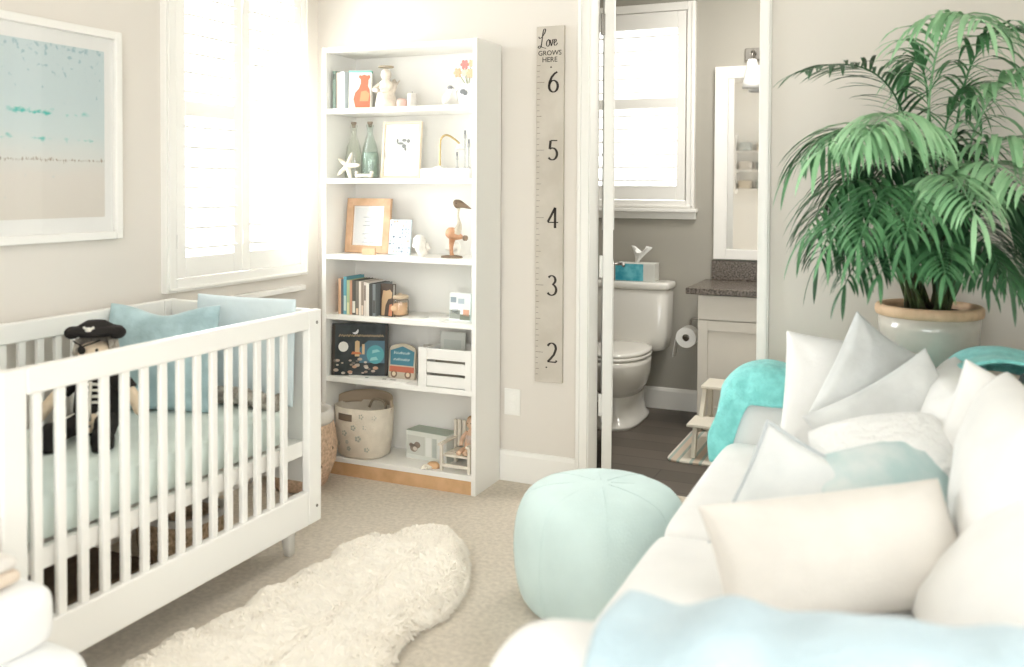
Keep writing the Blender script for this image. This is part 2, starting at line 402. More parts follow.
for z in (.86, .18): MB().tube([(CX1-.001, CY1-.03, z), (CX1+.002, CY1-.03, z)], .006).build('bolt', NICKEL, crib)

mt_ = thing('crib_mattress', ((CX0+CX1)/2, (CY0+CY1)/2, .426), 'thin crib mattress in a pale mint fitted sheet', 'mattress')
cxm, cym = (CX0+CX1)/2, (CY0+CY1)/2
MB().loft([(cxm, cym, .427, .28, .56, 8), (cxm, cym, .437, .312, .592, 8), (cxm, cym, .54, .315, .595, 8), (cxm, cym, .552, .30, .58, 8), (cxm, cym, .555, .2, .45, 6)], 64).build('fitted_sheet', MINT, mt_, smooth=True)

# ------------------------------------------------------------------ pillows
def pillow(name, c, w, h, t, mt, label, cat='pillow', yaw=0, tilt=0, roll=0, chop=0, corner=.07, sag=0, wr=.5, group=None, seed=0, parent=None, piping=None, fur=0):
    """square cushion: width along local x, height along local z, tilt leans the top away from the viewer (radians)"""
    M = Matrix.Translation(c) @ Matrix.Rotation(yaw, 4, 'Z') @ Matrix.Rotation(-tilt, 4, 'X') @ Matrix.Rotation(roll, 4, 'Y')
    N = 29
    def P(u, v, s):
        x, z = u, v
        # edges drawn in between the corners
        kx = 1-corner*(1-v*v)*abs(u)**2; kz = 1-corner*(1-u*u)*abs(v)**2
        px, pz = w/2*u*kx, h/2*v*kz
        th = t/2*(max(0, (1-u*u))**.5*max(0, (1-v*v))**.5)**.85
        if chop:
            g = math.exp(-(u/.30)**2)*max(0, (v+.55)/1.55)**1.5
            pz -= chop*h*g; th *= 1-.45*g
            px += .25*chop*w*u*(1-abs(u))*max(0, v)
        if sag: pz -= sag*h*math.exp(-(u/.5)**2)*max(0, v)
        q = Vector((px*4+seed, pz*4+seed*2, s*3))
        n = noise.noise(q*1.6)*.5+noise.noise(q*3.5)*.28
        e = min(1, 3*(1-max(abs(u), abs(v))))
        y = s*th*(1+.35*wr*n)+.010*wr*n*e
        # creases that run in from the corners
        for cu in (-1, 1):
            for cv in (-1, 1):
                dd = math.hypot(u-cu, v-cv)
                y += s*.006*wr*math.sin(math.atan2(v-cv, u-cu)*9+seed)*math.exp(-((dd-.5)/.3)**2)*e
        if fur: y += s*fur*(noise.noise(q*22)+.6*noise.noise(q*45))*e
        return Vector((px, y, pz))
    mb = MB(); F_, B_ = {}, {}
    f = lambda i: (lambda k: math.copysign(abs(k)**.8, k))(2*i/(N-1)-1)
    for i in range(N):
        for j in range(N):
            u, v = f(i), f(j)
            F_[i, j] = mb.bm.verts.new(P(u, v, -1))
            B_[i, j] = F_[i, j] if i in (0, N-1) or j in (0, N-1) else mb.bm.verts.new(P(u, v, 1))
    for i in range(N-1):
        for j in range(N-1):
            for D, r in ((F_, 0), (B_, 1)):
                q = [D[i, j], D[i+1, j], D[i+1, j+1], D[i, j+1]]
                mb.bm.faces.new(q if not r else q[::-1])
    edge = [P(f(i), -1, -1) for i in range(N)]+[P(1, f(j), -1) for j in range(1, N)]+[P(f(i), 1, -1) for i in range(N-2, -1, -1)]+[P(-1, f(j), -1) for j in range(N-2, -1, -1)]
    o = mb.build(name, mt, parent, smooth=True, sub=1)
    if parent is None: o.matrix_world = M
    if label: tag(o, label, cat, group)
    if piping:
        pb = MB(); pb.tube([M @ p for p in edge], .005, 6)
        bpy.context.view_layer.update(); pb.build('piping', piping, o, smooth=True)
    return o
CYAW = YAW
pillow('throw_pillow', (-.03, -1.36, .742), .43, .39, .14, TEAL, 'dusty teal velvet pillow propped up inside the crib', yaw=.30, tilt=.22, sag=.10, corner=.03, seed=3)
pillow('bolster_pillow', (.17, -1.145, .752), .46, .40, .08, ICE, 'pale ice-blue pillow leaning on the far end panel of the crib', yaw=.03, tilt=.05, corner=.02, wr=.3, seed=5)
pillow('throw_pillow', (.20, -2.18, .70), .34, .30, .11, TEAL, 'small pale blue pillow at the near end of the crib, behind the first bars', yaw=-.5, tilt=.15, corner=.03, seed=9)
# rolled grey patterned cloth at the foot of the ice blue pillow
b = MB(); pts = spline([(.06, -1.225, .588), (.18, -1.215, .592), (.30, -1.22, .588), (.38, -1.21, .584)], 8)
b.tube(pts, [.03+.004*math.sin(i*1.7) for i in range(len(pts))], 14)
tag(b.build('rolled_cloth', mat('grey_print_cloth', (140, 133, 124), .9, c2=(206, 200, 190), vscale=30), smooth=True), 'rolled grey patterned cloth lying on the mattress below the ice-blue pillow', 'cloth')

# ------------------------------------------------------------------ pirate doll
DC = Vector((.04, -1.70, .556))
DR = Matrix.Translation(DC) @ Matrix.Rotation(.5, 4, 'Z')
doll = thing('rag_doll', DC, 'rag doll in a black pirate hat and skeleton suit sitting in the crib', 'doll'); X_up()
SKINC = mat('doll_cloth', (232, 212, 186), .9, bump=.2, bscale=90); DBLK = mat('doll_black', (38, 34, 32), .9, bump=.2, bscale=90); DWHT = mat('doll_white', (232, 228, 218), .9)
HAIRC = mat('doll_hair_wool', (176, 168, 156), .95, var=30, vscale=60, bump=1, bscale=70)
def limb(mb, pts, rs, n=12): mb.tube([DR @ Vector(p) for p in spline(pts, 5)], [a+(b-a)*k/5 for a, b in zip(rs, rs[1:]) for k in range(5)]+[rs[-1]], n)
# body: one continuous skin over a joint skeleton
def skin(name, V, E, R, mt, parent, sub=2):
    me = bpy.data.meshes.new(name); W = [DR @ Vector(v) for v in V]
    inv = parent.matrix_world.inverted(); me.from_pydata([inv @ w for w in W], E, []); me.materials.append(mt)
    o = bpy.data.objects.new(name, me); COL.objects.link(o); o.parent = parent
    md = o.modifiers.new('skin', 'SKIN')
    for i, r in enumerate(R): me.skin_vertices[0].data[i].radius = (r, r)
    me.skin_vertices[0].data[0].use_root = True
    md.use_smooth_shade = True
    s2 = o.modifiers.new('sub', 'SUBSURF'); s2.levels = sub; s2.render_levels = sub
    return o
V = [(0, 0, .055), (0, 0, .12), (0, 0, .175), (0, -.005, .215), (0, -.01, .25), (0, -.012, .285), (0, -.012, .32),
     (.075, 0, .19), (.13, -.02, .13), (.165, -.05, .075), (-.075, 0, .19), (-.135, -.02, .125), (-.19, -.05, .05),
     (.05, -.05, .045), (.075, -.14, .04), (.09, -.20, .035), (-.05, -.05, .045), (-.06, -.14, .04), (-.07, -.20, .035)]
E_ = [(0, 1), (1, 2), (2, 3), (3, 4), (4, 5), (5, 6), (2, 7), (7, 8), (8, 9), (2, 10), (10, 11), (11, 12), (0, 13), (13, 14), (14, 15), (0, 16), (16, 17), (17, 18)]
R_ = [.040, .042, .038, .024, .052, .062, .045, .024, .021, .024, .024, .021, .024, .032, .027, .026, .032, .027, .026]
skin('body', V, E_, R_, SKINC, doll)
st = MB(); st.loft([(0, 0, .006, .06, .05, 2.3), (0, 0, .04, .074, .066, 2.3), (0, 0, .09, .074, .064, 2.3), (0, 0, .15, .068, .058, 2.3), (0, 0, .195, .056, .044, 2.3), (0, -.003, .21, .034, .034, 2)], 24, DR)
for s in (1, -1):
    limb(st, [(s*.05, 0, .19), (s*.085, -.005, .175), (s*.11, -.012, .15)], [.032, .032, .031])
    limb(st, [(s*.035, -.02, .05), (s*.06, -.09, .048), (s*(.078 if s > 0 else .064), -.16, .045)], [.04, .037, .034])
st.build('suit', DBLK, doll, smooth=True)
for s in (1, -1):
    bt = MB(); x = .09 if s > 0 else -.07
    bt.loft([(x, -.20, .004, .03, .045, 2.4), (x, -.205, .03, .034, .05, 2.2), (x, -.20, .07, .03, .034, 2.2), (x, -.195, .085, .022, .024, 2)], 16, DR); bt.build('boot', DBLK, doll, smooth=True)
rb = MB()
for k, (z, wd_) in enumerate(((.178, .04), (.158, .046), (.138, .046), (.118, .04))):
    for s in (1, -1):
        P_ = [(s*.006, -.062-.002*k, z+.004), (s*wd_*.55, -.058, z+.002), (s*wd_, -.046, z-.008)]
        rb.tube([DR @ Vector(p) for p in spline(P_, 4)], .0052, 6)
rb.tube([DR @ Vector((0, -.056, .19)), DR @ Vector((0, -.067, .1)), DR @ Vector((0, -.067, .06))], .005, 6)
for s in (1, -1): rb.ball(DR @ Vector((s*.024, -.054, .078)), .02, .012, .016, 10)
for s in (1, -1):
    limb(rb, [(s*.05, -.07, .082), (s*.062, -.13, .08)], [.006, .006], 6)
rb.build('skeleton_print', DWHT, doll, smooth=True)
hh = MB(); hh.loft([(0, -.006, .338, .062, .058, 2), (0, -.006, .352, .064, .058, 2), (0, -.006, .374, .054, .048, 2), (0, -.006, .388, .03, .028, 2)], 24, DR)
brim = [(math.cos(a)*(.09 if abs(math.cos(a)) > .75 else .085), math.sin(a)*.07-.008, (.346)+.02*(abs(math.cos(a))**3)-.03*abs(math.cos(a))**8) for a in [2*PI*i/32 for i in range(32)]]
hh.rings([[DR @ Vector((x*.7, y*.8, .342)) for x, y, z in brim], [DR @ Vector(p) for p in brim], [DR @ Vector((x, y, z+.014)) for x, y, z in brim], [DR @ Vector((x*.62, y*.7, .372)) for x, y, z in brim]])
for s in (1, -1): hh.ball(DR @ Vector((s*.074, -.012, .348)), .024, .03, .022, 14)
hat = hh.build('hat', DBLK, doll, smooth=True); X_up()
em = MB()
for s in (1, -1): em.tube([DR @ Vector((-.017*s, -.07, .354)), DR @ Vector((0, -.074, .364)), DR @ Vector((.017*s, -.068, .374))], .0045, 6)
em.ball(DR @ Vector((0, -.072, .366)), .010, .006, .010, 10)
em.build('crossbones', DWHT, hat, smooth=True)
hr = MB()
for s in (1, -1):
    for k in range(9):
        a = .25*k-.4
        hr.tube([DR @ Vector((s*.058*math.cos(a), .055*math.sin(a), .325)), DR @ Vector((s*.066*math.cos(a), .06*math.sin(a)-.004, .28)), DR @ Vector((s*.060*math.cos(a), .056*math.sin(a), .245+.01*(k % 3)))], [.009, .010, .005], 6)
hr.build('hair', HAIRC, doll, smooth=True)
fc = MB(); fc.ball(DR @ Vector((-.024, -.07, .298)), .017, .007, .015, 12); fc.tube([DR @ Vector((-.06, -.045, .325)), DR @ Vector((-.02, -.072, .31)), DR @ Vector((.035, -.066, .33))], .0025, 6)
fc.build('eye_patch', DBLK, doll, smooth=True)
ey = MB(); ey.ball(DR @ Vector((.026, -.072, .298)), .006, .004, .007, 10); ey.build('eye', DBLK, doll, smooth=True)
mo = MB(); mo.tube([DR @ Vector(p) for p in spline([(-.018, -.07, .262), (0, -.075, .256), (.018, -.07, .262)], 4)], .002, 6); mo.build('mouth', mat('doll_mouth', (170, 96, 88), .8), doll)
ns = MB(); ns.ball(DR @ Vector((0, -.076, .276)), .006, .006, .005, 10); ns.build('nose', SKINC, doll, smooth=True)

doll.scale = (.95, .95, .95)
# ------------------------------------------------------------------ under the crib
wb = thing('storage_basket', (.05, -1.34, 0), 'low tan woven basket on the carpet under the crib', 'basket'); X_up()
q = MB(); q.loft([(.05, -1.34, 0, .12, .11, 3), (.05, -1.34, .09, .14, .13, 3), (.05, -1.34, .19, .145, .135, 3), (.05, -1.34, .195, .13, .12, 3), (.05, -1.34, .03, .11, .1, 3)], 40)
q.build('body', WICKER, wb, smooth=True)
MB().loft([(.05, -1.34, .178, .149, .139, 3), (.05, -1.34, .198, .150, .140, 3), (.05, -1.34, .2, .130, .120, 3), (.05, -1.34, .178, .128, .118, 3)], 40, None, False, False).build('rim', CREAM, wb, smooth=True)
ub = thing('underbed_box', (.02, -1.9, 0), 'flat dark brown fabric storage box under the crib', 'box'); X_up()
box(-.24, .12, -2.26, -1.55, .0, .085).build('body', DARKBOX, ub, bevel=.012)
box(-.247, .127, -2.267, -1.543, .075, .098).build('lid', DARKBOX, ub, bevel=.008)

# ------------------------------------------------------------------ wicker basket between crib and bookcase
bk = thing('wicker_basket', (-.085, -.475, 0), 'blush woven belly basket with a white cloth liner beside the bookcase', 'basket'); X_up()
c = (-.085, -.475)
MB().lathe([(.10, 0), (.125, .02), (.165, .12), (.172, .19), (.16, .27), (.142, .32), (.132, .32), (.148, .26), (.155, .18), (.12, .03)], (c[0], c[1], 0), 48).build('body', mat('blush_wicker', (224, 194, 168), .85, var=24, vscale=70, bump=.9, bscale=110), bk, smooth=True)
MB().lathe([(.134, .30), (.150, .29), (.157, .315), (.153, .345), (.137, .352), (.125, .34), (.122, .30)], (c[0], c[1], 0), 48, False, False).build('liner', CREAM, bk, smooth=True)
for k in range(9):
    a = -1.9+.5*k+.1*(k % 2); z = .12+.07*(k % 3); r = (.1615, .1685, .1585)[k % 3]
    dots = MB(); dots.ball((c[0]+r*math.cos(a), c[1]+r*math.sin(a), z), .006, .006, .008, 8); dots.build('dot_print', mat('basket_dots', (120, 98, 82), .9), bk, smooth=True)

# ------------------------------------------------------------------ framed picture on the left wall
PY0, PY1, PZ0, PZt = -2.02, -1.277, 1.158, 1.936
pic = thing('framed_print', (XL, (PY0+PY1)/2, PZ0), 'large white framed beach photograph with turquoise sea hung above the crib', 'picture'); X_up()
fw = .03
q = MB(); q.box(XL, XL+.032, PY0, PY0+fw, PZ0, PZt); q.box(XL, XL+.032, PY1-fw, PY1, PZ0, PZt); q.box(XL, XL+.032, PY0+fw, PY1-fw, PZ0, PZ0+fw); q.box(XL, XL+.032, PY0+fw, PY1-fw, PZt-fw, PZt)
q.build('frame', WHITE, pic, bevel=.004)
box(XL+.002, XL+.012, PY0+fw, PY1-fw, PZ0+fw, PZt-fw).build('mat_board', mat('mat_board', (244, 243, 240), .9), pic)
def beach():
    mt = bpy.data.materials.new('beach_photo'); mt.use_nodes = True; nt = mt.node_tree; b = nt.nodes['Principled BSDF']; b.inputs['Roughness'].default_value = .7
    N = nt.nodes.new; Lk = nt.links.new
    tc = N('ShaderNodeTexCoord'); sp = N('ShaderNodeSeparateXYZ'); Lk(tc.outputs['UV'], sp.inputs[0])
    nz = N('ShaderNodeTexNoise'); nz.inputs['Scale'].default_value = 5; nz.inputs['Detail'].default_value = 8
    mp = N('ShaderNodeMapping'); mp.inputs['Scale'].default_value = (1, 3.2, 1); Lk(tc.outputs['UV'], mp.inputs[0]); Lk(mp.outputs[0], nz.inputs['Vector'])
    ad = N('ShaderNodeMath'); ad.operation = 'MULTIPLY_ADD'; ad.inputs[1].default_value = .10; Lk(nz.outputs['Fac'], ad.inputs[0]); Lk(sp.outputs['Y'], ad.inputs[2])
    cr = N('ShaderNodeValToRGB'); e = cr.color_ramp.elements
    e[0].position = .05; e[0].color = lin((226, 219, 209)); e[1].position = 1.0; e[1].color = lin((206, 220, 222))
    for p, c in ((.30, (228, 222, 214)), (.42, (224, 226, 222)), (.55, (212, 224, 224)), (.75, (206, 220, 222))):
        x = e.new(p); x.color = lin(c)
    Lk(ad.outputs[0], cr.inputs['Fac'])
    # turquoise shoals: noise that only breaks through in two bands
    def band(c0, hw):
        s1 = N('ShaderNodeMath'); s1.operation = 'SUBTRACT'; s1.inputs[1].default_value = c0; Lk(sp.outputs['Y'], s1.inputs[0])
        ab = N('ShaderNodeMath'); ab.operation = 'ABSOLUTE'; Lk(s1.outputs[0], ab.inputs[0])
        mr = N('ShaderNodeMapRange'); mr.inputs[1].default_value = 0; mr.inputs[2].default_value = hw; mr.inputs[3].default_value = .36; mr.inputs[4].default_value = -.1; Lk(ab.outputs[0], mr.inputs[0]); return mr.outputs[0]
    n2 = N('ShaderNodeTexNoise'); n2.inputs['Scale'].default_value = 7; n2.inputs['Detail'].default_value = 6
    m2 = N('ShaderNodeMapping'); m2.inputs['Scale'].default_value = (1.7, 2.0, 1); m2.inputs['Location'].default_value = (3.1, .4, 0); Lk(tc.outputs['UV'], m2.inputs[0]); Lk(m2.outputs[0], n2.inputs['Vector'])
    mx = N('ShaderNodeMath'); mx.operation = 'MAXIMUM'; Lk(band(.60, .075), mx.inputs[0]); Lk(band(.455, .055), mx.inputs[1])
    s = N('ShaderNodeMath'); s.operation = 'ADD'; Lk(n2.outputs['Fac'], s.inputs[0]); Lk(mx.outputs[0], s.inputs[1])
    r2 = N('ShaderNodeValToRGB'); r2.color_ramp.elements[0].position = .84; r2.color_ramp.elements[1].position = .98; Lk(s.outputs[0], r2.inputs['Fac'])
    mc = N('ShaderNodeMix'); mc.data_type = 'RGBA'; Lk(r2.outputs['Color'], mc.inputs['Factor']); Lk(cr.outputs['Color'], mc.inputs['A']); mc.inputs['B'].default_value = lin((88, 196, 186))
    # grey-blue swimmers and foam flecks near the top
    n3 = N('ShaderNodeTexNoise'); n3.inputs['Scale'].default_value = 26; n3.inputs['Detail'].default_value = 3; Lk(tc.outputs['UV'], n3.inputs['Vector'])
    m3 = N('ShaderNodeMapRange'); m3.inputs[1].default_value = .60; m3.inputs[2].default_value = 1.0; m3.inputs[3].default_value = -.06; m3.inputs[4].default_value = .10; Lk(sp.outputs['Y'], m3.inputs[0])
    a3 = N('ShaderNodeMath'); a3.operation = 'ADD'; Lk(n3.outputs['Fac'], a3.inputs[0]); Lk(m3.outputs[0], a3.inputs[1])
    r3 = N('ShaderNodeValToRGB'); r3.color_ramp.elements[0].position = .66; r3.color_ramp.elements[1].position = .72; Lk(a3.outputs[0], r3.inputs['Fac'])
    c3 = N('ShaderNodeMix'); c3.data_type = 'RGBA'; Lk(r3.outputs['Color'], c3.inputs['Factor']); Lk(mc.outputs['Result'], c3.inputs['A']); c3.inputs['B'].default_value = lin((168, 196, 202))
    # the line of far-off bathers: fine dark marks along the water's edge
    n4 = N('ShaderNodeTexNoise'); n4.inputs['Scale'].default_value = 30; n4.inputs['Detail'].default_value = 2
    m4 = N('ShaderNodeMapping'); m4.inputs['Scale'].default_value = (2.2, .8, 1); Lk(tc.outputs['UV'], m4.inputs[0]); Lk(m4.outputs[0], n4.inputs['Vector'])
    s4 = N('ShaderNodeMath'); s4.operation = 'ADD'; Lk(n4.outputs['Fac'], s4.inputs[0]); Lk(band(.335, .035), s4.inputs[1])
    r4 = N('ShaderNodeValToRGB'); r4.color_ramp.elements[0].position = .80; r4.color_ramp.elements[1].position = .90; Lk(s4.outputs[0], r4.inputs['Fac'])
    c4 = N('ShaderNodeMix'); c4.data_type = 'RGBA'; Lk(r4.outputs['Color'], c4.inputs['Factor']); Lk(c3.outputs['Result'], c4.inputs['A']); c4.inputs['B'].default_value = lin((176, 164, 150))
    Lk(c4.outputs['Result'], b.inputs['Base Color']); return mt
iy0, iy1, iz0, iz1 = PY0+.07, PY1-.07, PZ0+.085, PZt-.08
pr = box(XL+.012, XL+.0135, iy0, iy1, iz0, iz1).build('print', beach(), pic, uv=lambda c: ((c.y+0)*1, 0))
L_ = pr.data.uv_layers[0]
for lp in pr.data.loops:
    v = pr.matrix_world @ pr.data.vertices[lp.vertex_index].co if False else pr.data.vertices[lp.vertex_index].co
    L_.data[lp.index].uv = ((v.y+(PY0+PY1)/2-iy0)/(iy1-iy0), (v.z+PZ0-iz0)/(iz1-iz0))
X_up()
box(XL+.020, XL+.0215, PY0+fw-.002, PY1-fw+.002, PZ0+fw-.002, PZt-fw+.002).build('glass', PICGLASS, pic)

# ------------------------------------------------------------------ growth chart and outlet on the back wall
gc = thing('growth_chart', (.947, 0, .477), 'tall pale wooden ruler growth chart reading Love grows here on the wall', 'growth chart'); X_up()
gx0, gx1 = .880, 1.012
GW = mat('washed_wood', (206, 199, 188), .75, c2=(194, 186, 174), vscale=7, bump=.15, bscale=30)
box(gx0, gx1, -.02, 0, .477, 2.082).build('board', GW, gc, bevel=.002)
GO = Vector((0, -.0202, 0)); GX, GZ, GN = Vector((1, 0, 0)), Vector((0, 0, 1)), Vector((0, -1, 0))
FADED = mat('faded_ink', (138, 128, 118), .8)
for k in range(20, 77):
    z = k*.0254+.003
    ln = .036 if k % 12 == 0 else (.022 if k % 6 == 0 else (.016 if k % 3 == 0 else .012))
    if z < 1.92: box(gx0+.004, gx0+.004+ln, -.0212, -.0202, z-.0011, z+.0011).build('tick_mark', FADED, gc)
def arc(cx, cz, rx, rz, a0, a1, n=14): return [(cx+rx*math.cos(a0+(a1-a0)*i/n), cz+rz*math.sin(a0+(a1-a0)*i/n)) for i in range(n+1)]
def penw(pts, thin, thick):   # broad-nib width: thick on down strokes
    out = []
    for i in range(len(pts)):
        a = pts[max(i-1, 0)]; b = pts[min(i+1, len(pts)-1)]; d = math.hypot(b[0]-a[0], b[1]-a[1]) or 1
        out.append(thin+(thick-thin)*abs((b[1]-a[1])/d)**1.3)
    return out
DIG = {   # strokes in a 0.6 x 1 box
 '2': [arc(.27, .73, .24, .25, 2.75, -.45)+[(.40, .42), (.20, .20), (.04, .05)], [(.03, .05), (.30, .05), (.50, .05), (.56, .14)]],
 '3': [arc(.25, .77, .21, .21, 2.6, -1.25), arc(.24, .29, .27, .27, 1.45, -2.55)],
 '4': [[(.42, 0), (.42, .5), (.42, 1)], [(.42, 1), (.2, .62), (.0, .30)], [(.0, .28), (.3, .28), (.6, .28)]],
 '5': [[(.52, .96), (.36, .96), (.14, .96)], [(.14, .96), (.11, .75), (.09, .55)], [(.09, .55)]+arc(.24, .31, .27, .29, 1.75, -2.5)],
 '6': [[(.50, .98), (.34, .90), (.18, .74), (.07, .52), (.03, .32)]+arc(.28, .29, .25, .28, PI, 3*PI, 24)]}
for k in '23456':
    mb = MB(); z0 = int(k)*.3048+.003-.046
    for stk in DIG[k]:
        pts = [(gx0+.060+p[0]*.085*.62/.6*.95, z0+p[1]*.092) for p in stk]
        ribbon(mb, pts, penw(pts, .005, .0115), GO, GX, GZ, GN, .0012)
    mb.build('numeral', BLACK, gc)
# "Love" in script, GROWS HERE below
mb = MB()
LV = [[(.0, .62), (.04, .52), (.18, .60), (.34, .84), (.36, .99), (.27, .98), (.21, .74), (.17, .40), (.12, .10), (.03, .0), (-.04, .07), (.06, .13), (.20, .04), (.40, -.02)],
      [(.52, .42), (.44, .34), (.42, .16), (.50, .08), (.58, .18), (.58, .36), (.52, .44), (.60, .40)],
      [(.62, .42), (.66, .22), (.68, .10), (.74, .26), (.76, .42), (.82, .40)],
      [(.84, .24), (.94, .32), (.94, .42), (.87, .42), (.83, .26), (.86, .12), (.96, .14), (1.02, .24)]]
for stk in LV:
    pts = [(p.x, p.y) for p in spline([(gx0+.012+a*.088, 1.985+c_*.085, 0) for a, c_ in stk], 4)]
    ribbon(mb, pts, penw(pts, .0022, .0048), GO, GX, GZ, GN, .001)
mb.build('script_lettering', BLACK, gc)
def text(s, size, loc, rot, mt, parent, name='lettering', ext=.0006, align='CENTER'):
    cu = bpy.data.curves.new(name, 'FONT'); cu.body = s; cu.size = size; cu.extrude = ext; cu.align_x = align; cu.resolution_u = 3
    o = bpy.data.objects.new(name, cu); COL.objects.link(o); X_up()
    me = bpy.data.meshes.new_from_object(o.evaluated_get(bpy.context.evaluated_depsgraph_get()))
    bpy.data.objects.remove(o); bpy.data.curves.remove(cu)
    M = Matrix.Translation(loc) @ rot
    me.transform((parent.matrix_world.inverted() if parent else Matrix.Identity(4)) @ M); me.materials.clear(); me.materials.append(mt)
    o2 = bpy.data.objects.new(name, me); COL.objects.link(o2); o2.parent = parent
    return o2
RX = Matrix.Rotation(PI/2, 4, 'X')
text('GROWS', .031, (.945, -.0206, 1.952), RX, BLACK, gc); text('HERE', .032, (.945, -.0206, 1.922), RX, BLACK, gc)
for p in ((.951, -.0205, 1.898), (.937, -.0205, .545)): MB().ball(p, .004, .002, .004, 8).build('screw', BLACK, gc)
ot = thing('wall_outlet', (.762, 0, .30), 'white wall outlet plate low on the wall right of the bookcase', 'outlet'); X_up()
box(.722, .802, -.006, -.0005, .305, .428).build('plate', WHITE, ot, bevel=.003)
for z in (.335, .382):
    MB().loft([(0, 0, 0, .016, .018, 4), (0, 0, .003, .015, .017, 4)], 20, Matrix.Translation((.762, -.0055, z+.008)) @ RX).build('socket', TRIM, ot)
# ------------------------------------------------------------------ bookcase
QX0, QX1, QD, QH = -.105, .7056, .2726, 2.008
bc = thing('bookcase', ((QX0+QX1)/2, -QD/2, 0), 'tall white open bookcase with six loaded shelves against the back wall', 'bookcase'); X_up()
for a, b in ((QX0, QX0+.022), (QX1-.022, QX1)): box(a, b, -QD, -.018, 0, QH).build('side_panel', SHELF, bc, bevel=.0015)
box(QX0+.022, QX1-.022, -QD+.002, -.024, QH-.024, QH-.001).build('top_panel', SHELF, bc, bevel=.0015)
box(QX0+.004, QX1-.004, -.024, -.0175, .03, QH-.002).build('back_panel', SHELF, bc)
SZ = [1.722, 1.397, 1.040, .757, .462, .085]
for z in SZ: box(QX0+.0225, QX1-.0225, -QD+.003, -.0245, z-.024, z).build('shelf', SHELF, bc, bevel=.0015)
box(QX0+.0225, QX1-.0225, -QD+.006, -QD+.02, .0, .061).build('plinth', PLY, bc)

def cover_book(name, x0, x1, z0, h, y, lean, cov, label, cat='book', group=None, page=None, th=.022, yaw=0):
    """a book standing with its cover to the room; returns thing and matrix (local x across, y into the shelf, z up)"""
    M = Matrix.Translation(((x0+x1)/2, y, z0)) @ Matrix.Rotation(yaw, 4, 'Z') @ Matrix.Rotation(-lean, 4, 'X')
    w_ = (x1-x0)/2
    t = thing(name, M.translation, label, cat, group); X_up()
    c = MB(); c.box(-w_, w_, -th, -th+.003, .0, h, M); c.box(-w_, w_, -.003, 0, .0, h, M); c.box(-w_, -w_+.003, -th, 0, 0, h, M)
    c.build('cover', cov, t)
    MB().box(-w_+.004, w_-.003, -th+.0032, -.0032, .003, h-.003, M).build('pages', page or CREAM, t)
    return t, M, th
def flat(c, rough=.6, **k): return mat('print_colour', c, rough, **k)
_cc = {}
def col(c, rough=.6):
    if c not in _cc: _cc[c] = mat('print_colour', tuple(round(v*.84+w*.16) for v, w in zip(c, (206, 200, 192))), rough)
    return _cc[c]
def spine_book(x, th, z, h, y0, dep, cov, label, group, page=None, lean=0, band=None):
    t = thing('book', (x+th/2, (y0+dep/2), z), label, 'book', group); X_up()
    M = Matrix.Translation((x, 0, z)) @ Matrix.Rotation(lean, 4, 'Y')
    c = MB(); c.box(0, th, y0, y0+.003, 0, h, M); c.box(0, .002, y0+.003, y0+dep, 0, h, M); c.box(th-.002, th, y0+.003, y0+dep, 0, h, M)
    o = c.build('cover', cov, t)
    MB().box(.0022, th-.0022, y0+.0032, y0+dep-.004, .002, h-.004, M).build('pages', page or CREAM, t)
    if band:
        q = MB(); q.box(.002, th-.002, y0-.0006, y0, h*band[1], h*band[2], M); q.build('spine_label', band[0], t)
    return t

# ---- first (top) shelf
z = SZ[0]
g = 'books at the end of the top shelf'
spine_book(-.068, .016, z, .180, -.24, .15, col((134, 158, 148)), 'slim grey-green book standing first on the top shelf', g, band=(col((96, 108, 104)), .78, .92))
spine_book(-.050, .020, z, .172, -.235, .15, col((240, 214, 202)), 'pale pink book second from the end of the top shelf', g)
spine_book(-.0285, .022, z, .176, -.235, .15, col((222, 232, 238)), 'pale blue-white book third from the end of the top shelf', g)
t, M, th = cover_book('picture_book', .0, .109, z, .180, -.185, .06, col((240, 240, 232)), 'white picture book with a coral bear on its cover, top shelf', group=g, yaw=.35, th=.03)
q = MB(); q.box(-.0545, .0545, -th-.0006, .0005, .170, .1785, M); q.build('turquoise_edge', col((128, 204, 190)), t)
q = MB()
bear = [(-.02, .005), (.048, .005), (.05, .06), (.046, .09), (.038, .105), (.04, .135), (.05, .148), (.045, .158), (.034, .155), (.02, .160), (.008, .155), (-.002, .158), (-.006, .148), (.004, .138), (.004, .118), (-.004, .095), (-.022, .075), (-.03, .045)]
q.prism([M @ Vector((x, -th-.0004, z_)) for x, z_ in bear], (0, -.0008, 0)); q.build('bear_print', col((228, 116, 84)), t)
q = MB(); q.prism([M @ Vector((x, -th-.0012, z_)) for x, z_ in [(.0, .035), (.04, .035), (.046, .07), (.03, .085), (.006, .08)]], (0, -.0006, 0)); q.build('bear_belly_print', col((236, 158, 112)), t)
